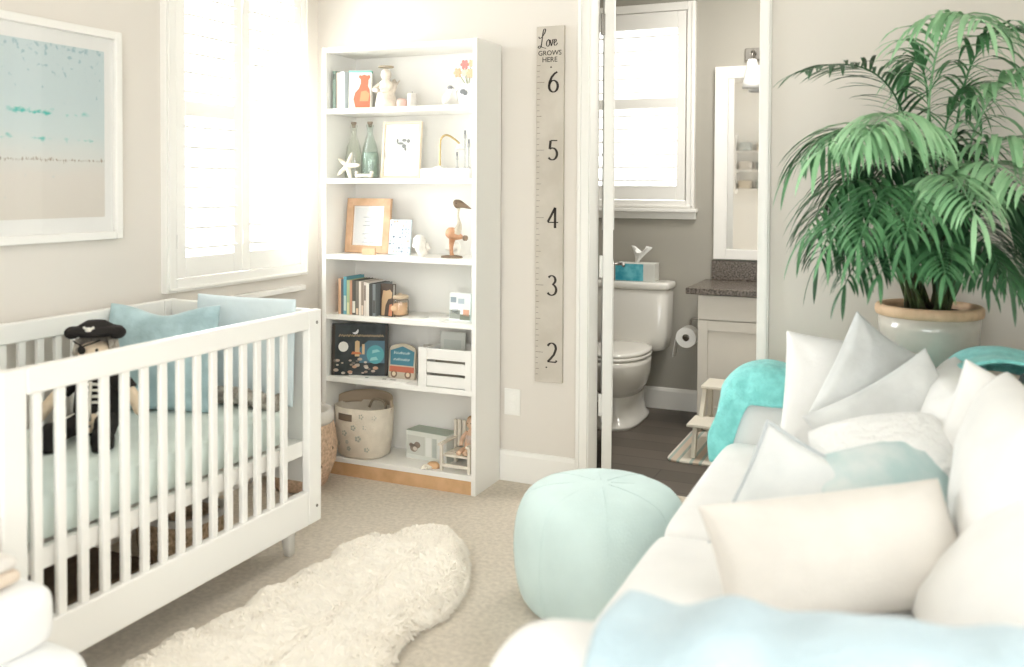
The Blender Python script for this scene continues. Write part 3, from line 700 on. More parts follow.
# angel figurine
fg = thing('angel_figurine', (.170, -.15, z), 'cream ceramic angel figurine with a halo on the top shelf', 'figurine'); X_up()
c = (.170, -.15, z)
FIG = mat('bisque', (240, 230, 216), .5, var=18, vscale=30)
MB().lathe([(.048, 0), (.052, .012), (.046, .05), (.036, .09), (.03, .115), (.032, .125), (.016, .138), (.014, .143)], c, 28).build('robe', FIG, fg, smooth=True)
MB().ball((c[0], c[1], z+.163), .025, .025, .028, 18).build('head', FIG, fg, smooth=True)
for s in (1, -1):
    q = MB()
    q.rings([[(c[0]+s*(.012+.05*u), c[1]+.02+yy, z+.085+.05*u+v*(.045*math.sin(PI*min(1, u+.25)))) for v, yy in ((1, 0), (0, -.006), (-1, 0), (0, .006))] for u in (0, .25, .5, .75, 1)])
    q.build('wing', FIG, fg, smooth=True)
for s in (1, -1): MB().tube(spline([(c[0]+s*.03, c[1]-.01, z+.118), (c[0]+s*.042, c[1]-.04, z+.09), (c[0]+s*.006, c[1]-.055, z+.085)], 5), .009).build('arm', FIG, fg, smooth=True)
MB().tube([(c[0]+.034*math.cos(a), c[1]+.034*math.sin(a), z+.199) for a in [2*PI*i/24 for i in range(25)]], .0035, 6).build('halo', col((176, 160, 132)), fg, smooth=True)
# small pink pot, cream candle, pale glass
q = MB(); q.lathe([(.018, 0), (.024, .01), (.026, .03), (.018, .045), (.014, .045), (.02, .03), (.018, .006)], (.268, -.17, z)); tag(q.build('trinket_pot', col((238, 200, 188), .4), smooth=True), 'tiny pink pot beside the angel figurine', 'pot')
cd = thing('pillar_candle', (.322, -.17, z), 'cream pillar candle standing on the top shelf', 'candle'); X_up()
MB().lathe([(.021, 0), (.022, .004), (.022, .064), (.019, .067), (.006, .062)], (.322, -.17, z)).build('wax', CREAM, cd, smooth=True)
MB().tube([(.322, -.17, z+.06), (.323, -.17, z+.076)], .0012, 6).build('wick', BLACK, cd)
# white pitcher with coral blossoms
vz = thing('flower_jug', (.605, -.16, z), 'white jug of coral blossoms at the right end of the top shelf', 'vase'); X_up()
c = (.605, -.16, z)
q = MB(); q.lathe([(.03, 0), (.04, .008), (.046, .035), (.04, .07), (.026, .088), (.03, .1), (.025, .1), (.022, .088), (.034, .06), (.03, .012)], c, 28)
q.tube(spline([(c[0]-.028, c[1], z+.088), (c[0]-.06, c[1], z+.075), (c[0]-.06, c[1], z+.045), (c[0]-.04, c[1], z+.03)], 6), .006); q.build('jug', mat('jug_glaze', (243, 243, 240), .25), vz, smooth=True)
def blossom(cx, cy, cz, r, mt, parent):
    q = MB(); q.ball((cx, cy, cz), r*.35, n=10)
    for k in range(6):
        a = k*PI/3
        q.ball((0, 0, 0), r*.55, r*.2, r*.42, 10, Matrix.Translation((cx, cy-.002, cz)) @ Matrix.Rotation(a, 4, 'Y') @ Matrix.Translation((r*.6, 0, 0)))
    f = q.build('blossom', mt, parent, smooth=True); return f
for k, (dx, dz, r, cc) in enumerate(((-.005, .185, .020, (232, 128, 122)), (-.04, .15, .020, (240, 178, 140)), (.022, .145, .020, (238, 190, 150)), (.028, .19, .015, (240, 196, 158)), (-.008, .15, .015, (244, 214, 190)))):
    MB().tube([(c[0]+dx*.1, c[1], z+.09), (c[0]+dx*.7, c[1]-.012, z+dz-.02), (c[0]+dx, c[1]-.014, z+dz)], .0018, 6).build('stalk', col((150, 160, 120)), vz)
    blossom(c[0]+dx, c[1]-.02, z+dz, r, col(cc), vz)
q = MB(); q.ball((c[0]+.0, c[1]-.052, z+.062), .016, .006, .012, 12); q.ball((c[0]+.012, c[1]-.050, z+.056), .012, .006, .012, 12); q.build('bow', col((120, 124, 128)), vz, smooth=True)
# small white bird with a grey head, in front of the jug
bd = thing('bird_ornament', (.52, -.19, z), 'slim white bird ornament with a grey head, top shelf left of the jug', 'ornament'); X_up()
q = MB(); q.tube(spline([(.498, -.19, z+.012), (.51, -.19, z+.035), (.525, -.19, z+.06), (.532, -.19, z+.08)], 5), [.003, .007, .011, .014, .016, .017, .017, .016, .014, .013, .012, .011, .01, .009, .008, .007], 10); q.lathe([(.016, 0), (.014, .006), (.004, .010), (.003, .03)], (.513, -.19, z)); q.build('body', mat('ornament_white', (240, 238, 232), .4), bd, smooth=True)
q = MB(); q.ball((.53, -.19, z+.085), .013, .01, .010, 12); q.tube([(.538, -.19, z+.085), (.552, -.19, z+.08)], [.004, .001], 6); q.build('head', col((134, 136, 138)), bd, smooth=True)

# ---- second shelf
z = SZ[1]
for x, mt_b, lab in ((-.030, BOTTLE, 'clear glass bottle with a cork, behind the starfish'), (.062, BOTTLE2, 'grey-green glass bottle with a cork, beside the clear bottle')):
    bo = thing('corked_bottle', (x, -.12, z), lab, 'bottle', 'corked bottles on the second shelf'); X_up()
    MB().lathe([(.034, 0), (.042, .006), (.044, .03), (.042, .10), (.034, .15), (.018, .2), (.014, .215), (.014, .243), (.018, .246), (.018, .256), (.011, .257), (.011, .2), (.03, .15), (.038, .1), (.039, .02), (.03, .006)], (x, -.12, z), 28).build('glass', mt_b, bo, smooth=True)
    MB().lathe([(.010, .245), (.0105, .258), (.013, .262), (.0135, .27), (.012, .272)], (x, -.12, z), 16).build('cork', col((140, 124, 106)), bo, smooth=True)
    if x > 0: MB().lathe([(.0365, .012), (.0372, .1), (.034, .125), (.002, .126)], (x, -.12, z), 28).build('sand', mat('sea_glass_fill', (188, 206, 196), .7, var=14, vscale=60), bo, smooth=True)
def star(name, c, R, M, label, cat, mt, group=None):
    q = MB(); n = 5; rs = []
    prof = []
    for i in range(40):
        a = 2*PI*i/40; k = (math.cos(5*a/2)**2)**1.6; prof.append((a, .30+.70*k))
    top = q.bm.verts.new(M @ Vector((0, -.016, 0))); bot = q.bm.verts.new(M @ Vector((0, .006, 0)))
    rr = []
    for f_, y in ((.55, -.012), (1, -.002), (1, .002)):
        rr.append([q.bm.verts.new(M @ Vector((R*r*(f_ if f_ < 1 else 1)*math.sin(a), y*(1 if r > .5 else .8), R*r*f_*math.cos(a)))) for a, r in prof])
    for A, B in zip(rr, rr[1:]):
        for i in range(40): j = (i+1) % 40; q.bm.faces.new((A[i], A[j], B[j], B[i]))
    for i in range(40):
        j = (i+1) % 40; q.bm.faces.new((top, rr[0][j], rr[0][i])); q.bm.faces.new((bot, rr[2][i], rr[2][j]))
    o = q.build(name, mt, None, smooth=True, sub=1); o.location = c
    return tag(o, label, cat, group)
STAR = mat('starfish', (243, 236, 222), .9, var=10, vscale=60, bump=.8, bscale=150)
star('starfish', (.0, -.215, z+.058), .075, Matrix.Rotation(-.18, 4, 'X') @ Matrix.Rotation(.25, 4, 'Y'), 'large cream starfish leaning upright in front of the bottles', 'starfish', STAR)
q = MB(); q.tube(spline([(.055, -.215, z+.013), (.09, -.22, z+.014), (.125, -.215, z+.013)], 5), [.008]*11, 10)
for x in (.053, .127):
    q.ball((x, -.215, z+.012), .012, .012, .0115, 12); q.ball((x+(.006 if x > .1 else -.004), -.215, z+.026), .009, .009, .010, 10)
tag(q.build('coral_piece', STAR, smooth=True), 'small cream bone-shaped coral lying in front of the grey-green bottle', 'coral')
def frame(name, x0, x1, z0, h, y, lean, fw_, fm, label, matm, ins, prints, group=None, cat='picture frame', yaw=0, dep=.018):
    M = Matrix.Translation(((x0+x1)/2, y, z0)) @ Matrix.Rotation(yaw, 4, 'Z') @ Matrix.Rotation(-lean, 4, 'X'); w_ = (x1-x0)/2
    t = thing(name, M.translation, label, cat, group); X_up()
    q = MB(); q.box(-w_, -w_+fw_, -dep, 0, 0, h, M); q.box(w_-fw_, w_, -dep, 0, 0, h, M); q.box(-w_+fw_, w_-fw_, -dep, 0, 0, fw_, M); q.box(-w_+fw_, w_-fw_, -dep, 0, h-fw_, h, M)
    q.build('frame', fm, t, bevel=.002)
    MB().box(-w_+fw_, w_-fw_, -.007, -.001, fw_, h-fw_, M).build('mat_board', matm, t)
    if ins: MB().box(-w_+ins, w_-ins, -.009, -.0072, ins*1.05, h-ins*1.05, M).build('print', col((238, 240, 242)), t)
    for pm, shapes in prints:
        q = MB()
        for s in shapes: q.prism([M @ Vector((x, -.0094, zz)) for x, zz in s], M.to_3x3() @ Vector((0, -.0006, 0)))
        q.build('motif', pm, t)
    st_ = MB(); st_.prism([M @ Vector((-.02, 0.001, .0)), M @ Vector((.02, .001, 0)), M @ Vector((.015, .001, h*.6)), M @ Vector((-.015, .001, h*.6))], M.to_3x3() @ Vector((0, .004, 0))); st_.build('stand', fm, t)
    MB().box(-w_+fw_, w_-fw_, -.0125, -.012, fw_, h-fw_, M).build('glass', PICGLASS, t)
    return t
def disk(cx, cz, rx, rz, n=12): return [(cx+rx*math.cos(2*PI*i/n), cz+rz*math.sin(2*PI*i/n)) for i in range(n)]
motif = [disk(-.025, .178, .006, .012), disk(.012, .180, .012, .007), disk(.035, .176, .009, .009), disk(-.008, .165, .018, .006), disk(.012, .152, .012, .010), disk(.02, .138, .006, .008)]
frame('framed_print', .136, .345, z, .268, -.13, .10, .012, mat('pale_ash', (236, 220, 198), .5), 'pale ash frame with a small grey sprig print, second shelf', mat('mat_paper', (246, 246, 244), .9), 0, [(col((140, 144, 142)), motif)])
# white tray with ornaments
tr = thing('display_tray', (.575, -.19, z), 'white wooden display tray at the right end of the second shelf', 'tray'); X_up()
q = MB(); q.box(.415, .662, -.262, -.13, z, z+.042); q.build('body', WHITE, tr, bevel=.003)
MB().box(.421, .656, -.256, -.136, z+.042, z+.046).build('top_panel', WHITE, tr, bevel=.001)
zt = z+.046
al = thing('table_lamp', (.52, -.19, zt), 'miniature white lamp with an arched brass arm on the white tray', 'lamp'); X_up()
MB().lathe([(.028, 0), (.028, .006), (.01, .01), (.008, .012)], (.48, -.19, zt)).build('base', WHITE, al, smooth=True)
MB().tube(spline([(.48, -.19, zt+.008), (.48, -.19, zt+.08), (.485, -.19, zt+.132), (.515, -.19, zt+.150), (.562, -.19, zt+.125), (.585, -.19, zt+.102)], 6), .005, 8).build('arm', BRASS, al, smooth=True)
MB().lathe([(.008, .11), (.012, .105), (.022, .085), (.020, .085), (.010, .103)], (.585, -.19, zt), 20, False, False).build('shade', WHITE, al, smooth=True)
for x, h in ((.583, .055), (.622, .150), (.641, .11)):
    cs_ = thing('candlestick', (x, -.22, zt), {.583: 'short grey metal candlestick on the white tray', .622: 'tallest grey metal candlestick on the white tray', .641: 'middle-height grey metal candlestick at the right edge of the white tray'}[x], 'candlestick', 'candlesticks on the white tray'); X_up()
    MB().lathe([(.0075, 0), (.0075, .004), (.003, .008), (.003, h-.02), (.006, h-.016), (.006, h)], (x, -.22, zt), 16).build('stem', col((168, 168, 166), .35), cs_, smooth=True)
    MB().lathe([(.0045, h+.0002), (.0045, h+.016), (.002, h+.018)], (x, -.22, zt), 12).build('candle', col((120, 122, 124)), cs_, smooth=True)

# ---- third shelf
z = SZ[2]
MT = mat('mat_paper', (246, 246, 244), .9)
OAKF = mat('light_wood_frame', (218, 180, 146), .5, var=16, vscale=16)
rnd = random.Random(2)
lines = [[(-.03+.01*(k % 2), .17-.02*k), (.035-.012*(k % 3), .17-.02*k), (.035-.012*(k % 3), .173-.02*k), (-.03+.01*(k % 2), .173-.02*k)] for k in range(7) if k != 3]
frame('framed_photo', -.062, .182, z, .262, -.135, .11, .036, OAKF, 'light wooden photo frame leaning at the left of the third shelf', MT, .045, [(col((160, 166, 176)), lines)])
q = MB(); q.box(.085, .158, -.225, -.213, z, z+.032); o = q.build('wooden_block', OAKF, None, bevel=.003, at_base=True); tag(o, 'small brown wooden block in front of the wooden photo frame', 'block')
ac = thing('pattern_card', (.255, -.165, z), 'pale blue and white patterned card beside the wooden photo frame', 'card'); X_up()
M = Matrix.Translation((.255, -.165, z)) @ Matrix.Rotation(-.12, 4, 'X')
MB().box(-.058, .058, -.01, 0, 0, .165, M).build('board', mat('card_white', (206, 218, 224), .7), ac, bevel=.001)
for i in range(7):
    for j in range(9):
        if rnd.random() < .55:
            x, zz = -.048+.016*i+rnd.uniform(-.003, .003), .014+.0175*j+rnd.uniform(-.003, .003); r = rnd.uniform(.003, .007)
            q = MB(); q.prism([M @ Vector((x+r*math.cos(a), -.0104, zz+r*.8*math.sin(a))) for a in [2*PI*k/7 for k in range(7)]], M.to_3x3() @ Vector((0, -.0006, 0)))
            q.build('floral_print', col(rnd.choice([(120, 136, 156), (150, 168, 184), (100, 112, 130), (166, 182, 170), (186, 168, 150)])), ac)
# seashell and second shell
def shell(c, s, label, rot):
    q = MB(); pts = []; rad = []
    for i in range(60):
        a = i/59*4.2*PI; r = s*.5*(1-i/59)**1.1; pts.append(Matrix.Rotation(rot, 3, 'Z') @ Vector((s*.9*(i/59)-s*.4, r*math.cos(a), r*math.sin(a)))+Vector(c)); rad.append(max(.001, s*.46*(1-i/59)**1.05))
    q.tube(pts, rad, 12); lo = min(v.co.z for v in q.bm.verts)
    for v in q.bm.verts: v.co.z += c[2]-lo
    return tag(q.build('seashell', mat('shell', (244, 240, 232), .5, var=12, vscale=40), None, smooth=True), label, 'shell', 'shells on the third shelf')
shell((.405, -.2, z), .07, 'white spiral seashell lying near the middle of the third shelf', .4)
shell((.51, -.12, z), .05, 'smaller cream seashell lying behind the wooden shorebird', 2.6)
# wooden shorebird figurine
sb = thing('shorebird_figurine', (0.557, -.2, z), 'carved wooden long-billed bird figurine on a dark base, third shelf', 'figurine'); X_up()
WD = mat('carved_wood', (204, 156, 122), .6, var=34, vscale=18); WD2 = mat('dark_carved_wood', (132, 112, 92), .6, var=20, vscale=24)
MB().loft([(0.547, -.2, z, .052, .03, 2.4), (0.547, -.2, z+.008, .05, .028, 2.4), (0.547, -.2, z+.011, .03, .02, 2.2)], 24).build('base', WD2, sb, smooth=True)
MB().tube(spline([(0.547, -.2, z+.01), (0.544, -.2, z+.05), (0.550, -.2, z+.09)], 6), [.012, .010, .009, .0085, .009, .009, .01, .011, .012, .013, .015, .016, .018], 10).build('leg', WD, sb, smooth=True)
q = MB(); q.tube(spline([(0.520, -.2, z+.118), (0.547, -.2, z+.11), (0.582, -.2, z+.098), (0.614, -.2, z+.092)], 6), [.010, .016, .021, .024, .026, .027, .028, .028, .027, .025, .023, .020, .017, .014, .011, .008, .006, .004, .003], 12); q.build('body', WD, sb, smooth=True)
q = MB(); q.ball((0.617, -.205, z+.091), .013, .012, .014, 12); q.build('tail', WD2, sb, smooth=True)
MB().tube(spline([(0.572, -.2, z+.11), (0.584, -.2, z+.15), (0.578, -.2, z+.19), (0.582, -.2, z+.225)], 6), [.022, .02, .018, .017, .016, .014, .012, .010, .008, .006, .0055, .005, .005, .005, .005, .005, .006, .007, .008], 10).build('neck', mat('pale_carved_wood', (206, 196, 178), .6, var=24, vscale=30), sb, smooth=True)
q = MB(); q.tube(spline([(0.560, -.2, z+.238), (0.577, -.2, z+.243), (0.602, -.2, z+.238), (0.644, -.2, z+.222)], 6), [.008, .014, .018, .020, .021, .021, .020, .0195, .019, .018, .0165, .015, .013, .011, .009, .007, .005, .003, .002], 12); hd_ = q.build('head', WD2, sb, smooth=True); X_up()
q = MB(); q.ball((0.579, -.2205, z+.246), .003, .002, .003, 8); q.build('eye', BLACK, hd_, smooth=True)
q = MB()
lo_ = [(.60, .05), (.585, .02), (.64, .03), (.665, .055), (.63, .078), (.60, .07)]
tag(MB().lathe([(.026, 0), (.034, .01), (.036, .035), (.028, .06), (.018, .07), (.014, .07), (.02, .055), (.026, .03), (.024, .008)], (.638, -.12, z)).build('bud_vase', mat('vase_white', (243, 242, 238), .4), None, smooth=True), 'small round white vase behind the wooden bird', 'vase')

# ---- fourth shelf: a row of books
z = SZ[3]
g = 'row of books on the fourth shelf'
rows = [(.014, .205, (222, 170, 132), None, 'tan-spined book first in the row, leftmost on the fourth shelf'),
 (.012, .200, (74, 82, 92), None, 'dark slate book second in the row on the fourth shelf'),
 (.017, .215, (92, 158, 176), ((190, 214, 210), .10, .5), 'teal-blue book with a pale lower spine in the row'),
 (.016, .198, (166, 186, 140), ((222, 220, 168), .02, .35), 'green book with a yellow lower label in the row'),
 (.012, .196, (196, 140, 112), None, 'rust-coloured thin book beside the green one'),
 (.019, .198, (70, 68, 62), ((226, 224, 212), .06, .40), 'charcoal book with a white lower label in the row'),
 (.016, .196, (112, 106, 96), ((228, 200, 170), .02, .20), 'grey-brown book with a peach foot in the row'),
 (.011, .194, (236, 226, 214), None, 'cream thin book near the middle of the row'),
 (.014, .192, (150, 134, 120), ((236, 214, 194), .02, .3), 'taupe book with a pale foot in the row'),
 (.012, .192, (226, 214, 204), ((120, 104, 96), .45, .9), 'off-white book with a brown title band in the row'),
 (.014, .186, (240, 236, 228), None, 'white book just before the dark books in the row'),
 (.018, .184, (58, 60, 58), None, 'black book near the right end of the row'),
 (.016, .182, (110, 118, 120), ((70, 70, 70), .1, .5), 'steel-grey book near the right end of the row')]
x = -.032
for th, h, c_, band, lab in rows:
    spine_book(x, th, z, h*.82, -.245, .15, col(c_), lab, g, band=(col(band[0]), band[1], band[2]) if band else None); x += th+.0012
t, M, th = cover_book('picture_book', x+.008, x+.082, z, .15, -.20, .02, col((66, 54, 46)), 'brown book facing out with a tan giraffe, right end of the row', group=g, yaw=-.15, th=.02)
q = MB(); q.prism([M @ Vector((a, -th-.0004, b)) for a, b in [(-.03, .003), (-.012, .003), (-.006, .05), (.01, .08), (.03, .085), (.034, .11), (.02, .125), (-.002, .118), (-.02, .12), (-.028, .08)]], (0, -.0008, 0)); q.build('animal_print', col((204, 168, 126)), t)
q = MB(); q.prism([M @ Vector((a, -th-.0004, b)) for a, b in [(.012, .003), (.034, .003), (.034, .06), (.018, .055)]], (0, -.0008, 0)); q.build('figure_print', col((196, 120, 84)), t)
cj = thing('jar_candle', (.268, -.185, z), 'peach candle in a lidded glass jar at the end of the book row', 'candle'); X_up(); c = (.268, -.185, z)
MB().lathe([(.034, 0), (.040, .004), (.042, .02), (.042, .07), (.038, .082), (.036, .082), (.039, .07), (.039, .02), (.034, .006)], c, 28).build('jar', glass('jar_glass', (252, 248, 244), .15), cj, smooth=True)
MB().lathe([(.030, .007), (.037, .012), (.037, .062), (.001, .063)], c, 28).build('wax', mat('peach_wax', (232, 200, 164), .5), cj, smooth=True)
MB().lathe([(.041, .084), (.041, .094), (.036, .099), (.01, .101), (.008, .107), (.001, .108)], c, 28).build('lid', col((214, 190, 160), .4), cj, smooth=True)
q = MB(); q.ball((c[0]-.006, c[1]-.0425, z+.04), .018, .0015, .015, 14); q.build('label', col((226, 188, 146)), cj, smooth=True)
for k, (x0, x1, y0, y1, a, lab) in enumerate(((.30, .41, -.25, -.16, .15, 'white paper sheet lying left of the middle of the fourth shelf'), (.43, .53, -.26, -.18, -.2, 'white folded card lying on the fourth shelf before the photo card'))):
    Mx = Matrix.Translation(((x0+x1)/2, (y0+y1)/2, z)) @ Matrix.Rotation(a, 4, 'Z'); w_, d_ = (x1-x0)/2, (y1-y0)/2
    q = MB(); q.box(-w_, w_, -d_, d_, .0, .004+.003*k, Mx); o = q.build('paper', mat('paper', (245, 243, 238), .8)); tag(o, lab, 'paper', 'loose papers on the fourth shelf')
t = thing('photo_card', (.598, -.2, z), 'small white card with grey seaside photographs on the fourth shelf', 'card'); X_up()
M = Matrix.Translation((.592, -.2, z)) @ Matrix.Rotation(-.08, 4, 'X')
MB().box(-.055, .052, -.006, 0, 0, .125, M).build('board', col((236, 240, 242)), t)
for a, b, c_, d_, cc in ((-.05, -.022, .082, .106, (150, 164, 176)), (-.012, .018, .078, .1, (178, 190, 200)), (-.053, .0, .01, .048, (150, 156, 148)), (.0, .05, .006, .03, (110, 116, 100)), (.015, .045, .024, .052, (226, 168, 138)), (-.04, -.01, .03, .052, (196, 202, 206))):
    MB().box(a, b, -.0068, -.006, c_, d_, M).build('photo', col(cc), t)
spine_book(.665, .008, z, .145, -.23, .12, col((150, 214, 204)), 'slim aqua booklet standing at the right end of the fourth shelf', 'booklets at the right end of the fourth shelf')
spine_book(.674, .008, z, .125, -.24, .12, col((196, 210, 236)), 'slim pale blue booklet against the right side of the fourth shelf', 'booklets at the right end of the fourth shelf')

# ---- fifth shelf
z = SZ[4]
NIGHT = mat('night_cover', (62, 68, 70), .4, var=18, vscale=14)
t, M, th = cover_book('picture_book', -.085, .183, z, .245, -.185, .07, NIGHT, 'large dark picture book of a night town with a white moon, fifth shelf', th=.016, yaw=.36)
N3 = M.to_3x3()
def pr_(shapes, cc, nm, d=.0004):
    q = MB()
    for s in shapes: q.prism([M @ Vector((x, -th-d, zz)) for x, zz in s], N3 @ Vector((0, -.0005, 0)))
    q.build(nm, col(cc, .4), t)
pr_([[(-.134, 0), (-.118, 0), (-.118, .24), (-.134, .24)], [(.122, 0), (.134, 0), (.134, .24), (.122, .24)]], (44, 38, 34), 'border_print')
pr_([[(.0, .06), (.12, .06), (.12, .165), (.04, .165), (.0, .13)]], (62, 104, 124), 'sky_print')
pr_([disk(-.078, .135, .024, .024, 20)], (236, 236, 230), 'moon_print', .0008)
pr_([disk(.076, .10, .042, .044, 24)], (70, 158, 172), 'globe_print', .0009)
pr_([[(.05, .07), (.09, .075), (.08, .09), (.055, .085)], [(.06, .105), (.1, .115), (.085, .125), (.062, .12)]], (140, 204, 206), 'globe_highlight_print', .0014)
pr_([[(-.022, .09), (.0, .09), (.0, .16), (-.012, .165), (-.022, .16)], [(.012, .1), (.024, .1), (.024, .148), (.012, .148)]], (212, 180, 132), 'tower_print', .0009)
pr_([[(-.04, .1), (.01, .1), (.005, .11), (-.035, .112)]], (206, 110, 60), 'roof_print', .001)
pr_([arc(-.022, .21, .016, .016, -2.6, .6, 10)+[(-.02, .205)]], (226, 230, 232), 'crescent_print', .0008)
lt = MB()
for k in range(9):   # the gilded, unreadable title
    x = -.10+.024*k; pts = [(x, .182), (x+.006, .194-.003*(k % 2)), (x+.012, .184), (x+.017, .193), (x+.022, .183)]
    ribbon(lt, pts, .004, M @ Vector((0, -th-.0006, 0)), N3 @ Vector((1, 0, 0)), N3 @ Vector((0, 0, 1)), N3 @ Vector((0, -1, 0)), .0005)
lt.build('title_lettering', col((190, 162, 122), .4), t)
rnd = random.Random(11)
for k in range(26):
    x, zz = rnd.uniform(-.112, .112), rnd.uniform(.01, .078)
    if x > .03 and zz > .05: continue
    r = rnd.uniform(.006, .014); pr_([disk(x, zz, r, r*.6, 8)], rnd.choice([(206, 196, 180), (150, 132, 116), (122, 104, 92), (186, 168, 150), (98, 92, 86), (196, 150, 120)]), 'crowd_print', .0006+.0002*(k % 4))
q_ = thing('picture_book', (.272, -.2, z), 'train-shaped board book in teal and red on the fifth shelf', 'book'); X_up()
M = Matrix.Translation((.272, -.165, z)) @ Matrix.Rotation(-.1, 4, 'X'); N3 = M.to_3x3()
out = [(-.07, .0), (.07, .0), (.07, .13)]+[(.07*math.cos(a), .13+.032*math.sin(a)) for a in [PI*i/14 for i in range(1, 14)]]+[(-.07, .13)]
MB().prism([M @ Vector((x, -.014, zz)) for x, zz in out], N3 @ Vector((0, .014, 0))).build('cover', col((196, 184, 164)), q_)
for shp, cc, nm in (([[(-.062, .062), (.062, .062), (.064, .128), (.0, .15), (-.064, .128)]], (56, 120, 142), 'sign_print'), ([[(-.066, .03), (.066, .03), (.066, .056), (-.066, .056)]], (196, 100, 74), 'stripe_print'), ([disk(x, .02, .018, .018, 16) for x in (-.04, .035)], (120, 96, 78), 'wheel_print'), ([disk(x, .02, .010, .010, 12) for x in (-.04, .035)], (226, 208, 176), 'hub_print')):
    q = MB(); dd = .0146 if nm != 'hub_print' else .0152
    for s in shp: q.prism([M @ Vector((x, -dd, zz)) for x, zz in s], N3 @ Vector((0, -.0005, 0)))
    q.build(nm, col(cc), q_)
lt = MB()
for r_, zz in enumerate((.112, .082)):
    for k in range(7):
        x = -.044+.0125*k; pts = [(x, zz), (x+.003, zz+.014-.004*((k+r_) % 3)), (x+.006, zz+.003), (x+.010, zz+.011)]
        ribbon(lt, pts, .003, M @ Vector((0, -.0152, 0)), N3 @ Vector((1, 0, 0)), N3 @ Vector((0, 0, 1)), N3 @ Vector((0, -1, 0)), .0004)
lt.build('title_lettering', col((206, 226, 226)), q_)
t, M, th = cover_book('picture_book', .345, .43, z, .155, -.10, .1, col((190, 184, 176)), 'grey book half hidden between train book and white crate', th=.014)
q = MB(); q.prism([M @ Vector((a, -th-.0004, b)) for a, b in disk(.0, .12, .028, .02)], M.to_3x3() @ Vector((0, -.0005, 0))); q.build('figure_print', col((150, 136, 128)), t)
pp_ = MB(); Mx = Matrix.Translation((.17, -.225, z)) @ Matrix.Rotation(.06, 4, 'Z'); pp_.box(-.16, .17, -.035, .03, 0, .003, Mx)
pa = thing('leaflet', (.17, -.225, z), 'long white leaflet with small grey prints lying on the fifth shelf', 'paper'); X_up(); pp_.build('sheet', mat('paper', (245, 243, 238), .8), pa)
for x, w_ in ((.03, .02), (.07, .03), (-.06, .015)): MB().box(x, x+w_, -.012, .004, .003, .0036, Mx).build('print', col((150, 148, 140)), pa)
# slatted crate
ck = thing('slatted_crate', (.575, -.17, z), 'white slatted wooden crate at the right of the fifth shelf', 'crate'); X_up()
a0, a1, y0, y1 = .415, .681, -.264, -.075
for zz in (z+.004, z+.064, z+.124):
    for yy in (y0, y1-.010): box(a0+.03, a1, yy, yy+.010, zz, zz+.048).build('slat', WHITE, ck, bevel=.0015)
for xx in (a0+.012, a1-.03):
    for yy in (y0-.006, y1-.004): box(xx if xx > .5 else xx-.012, xx+.03, yy, yy+.012 if yy > -.2 else yy+.0055, z, z+.176).build('corner_post', WHITE, ck, bevel=.0015)
for xx in (a0+.018, a1-.012): box(xx, xx+.010, y0+.011, y1-.011, z+.004, z+.17).build('end_board', WHITE, ck, bevel=.0015)
box(a0+.03, a1-.014, y0+.012, y1-.012, z+.001, z+.009).build('bottom_board', WHITE, ck)
t, M, th = cover_book('greeting_card', .44, .57, z+.0095, .215, -.11, .06, col((226, 228, 222)), 'pale grey card standing up out of the white crate', 'card', th=.008)
q = MB(); q.prism([M @ Vector((a, -th-.0004, b)) for a, b in [(-.045, .14), (.045, .14), (.045, .18), (-.045, .18)]], M.to_3x3() @ Vector((0, -.0005, 0))); q.build('print', col((208, 214, 208)), t)
t, M, th = cover_book('notebook', .47, .64, z+.0095, .12, -.2, .03, col((150, 142, 128)), 'brown notebook behind the slats inside the white crate', 'notebook', th=.012)

# ---- bottom shelf
z = SZ[5]
fb = thing('fabric_basket', (.068, -.185, z), 'soft cream storage basket with grey flower print on the bottom shelf', 'basket'); X_up()
c = (.069, -.178)
CANV = mat('cream_canvas', (226, 216, 200), .9, var=8, vscale=20, bump=.3, bscale=150)
q = MB(); q.loft([(c[0], c[1], z, .105, .085, 2.4), (c[0], c[1], z+.012, .125, .097, 2.4), (c[0], c[1], z+.1, .140, .102, 2.3), (c[0], c[1], z+.235, .148, .104, 2.2), (c[0], c[1], z+.236, .142, .098, 2.2), (c[0], c[1], z+.1, .134, .095, 2.3), (c[0], c[1], z+.02, .11, .085, 2.4)], 48); q.build('body', CANV, fb, smooth=True)
lidr = MB()
lidr.grid(lambda u, v: (c[0]+.146*math.cos(PI*u)*(1-.03*v), c[1]+.104*math.sin(PI*u)*.985, z+.225+v*(.045+.018*math.sin(PI*u))), 28, 5); lidr.build('rear_cuff', mat('canvas_lining', (186, 168, 146), .9), fb, smooth=True, solid=.004)
hs = MB(); hs.grid(lambda u, v: (c[0]-.085+.085*u, c[1]-.1035*math.sqrt(max(0, 1-((-.085+.085*u)/.152)**2))-.0022, z+.178+.032*v), 8, 4); hs.build('handle_slot', col((120, 104, 88)), fb, solid=.002)
hl = MB(); hl.tube(spline([(c[0]-.01, c[1]+.06, z+.21), (c[0]+.01, c[1]+.066, z+.248), (c[0]+.07, c[1]+.06, z+.245), (c[0]+.09, c[1]+.05, z+.20)], 6), .006); hl.build('rope_handle', col((150, 134, 112)), fb, smooth=True)
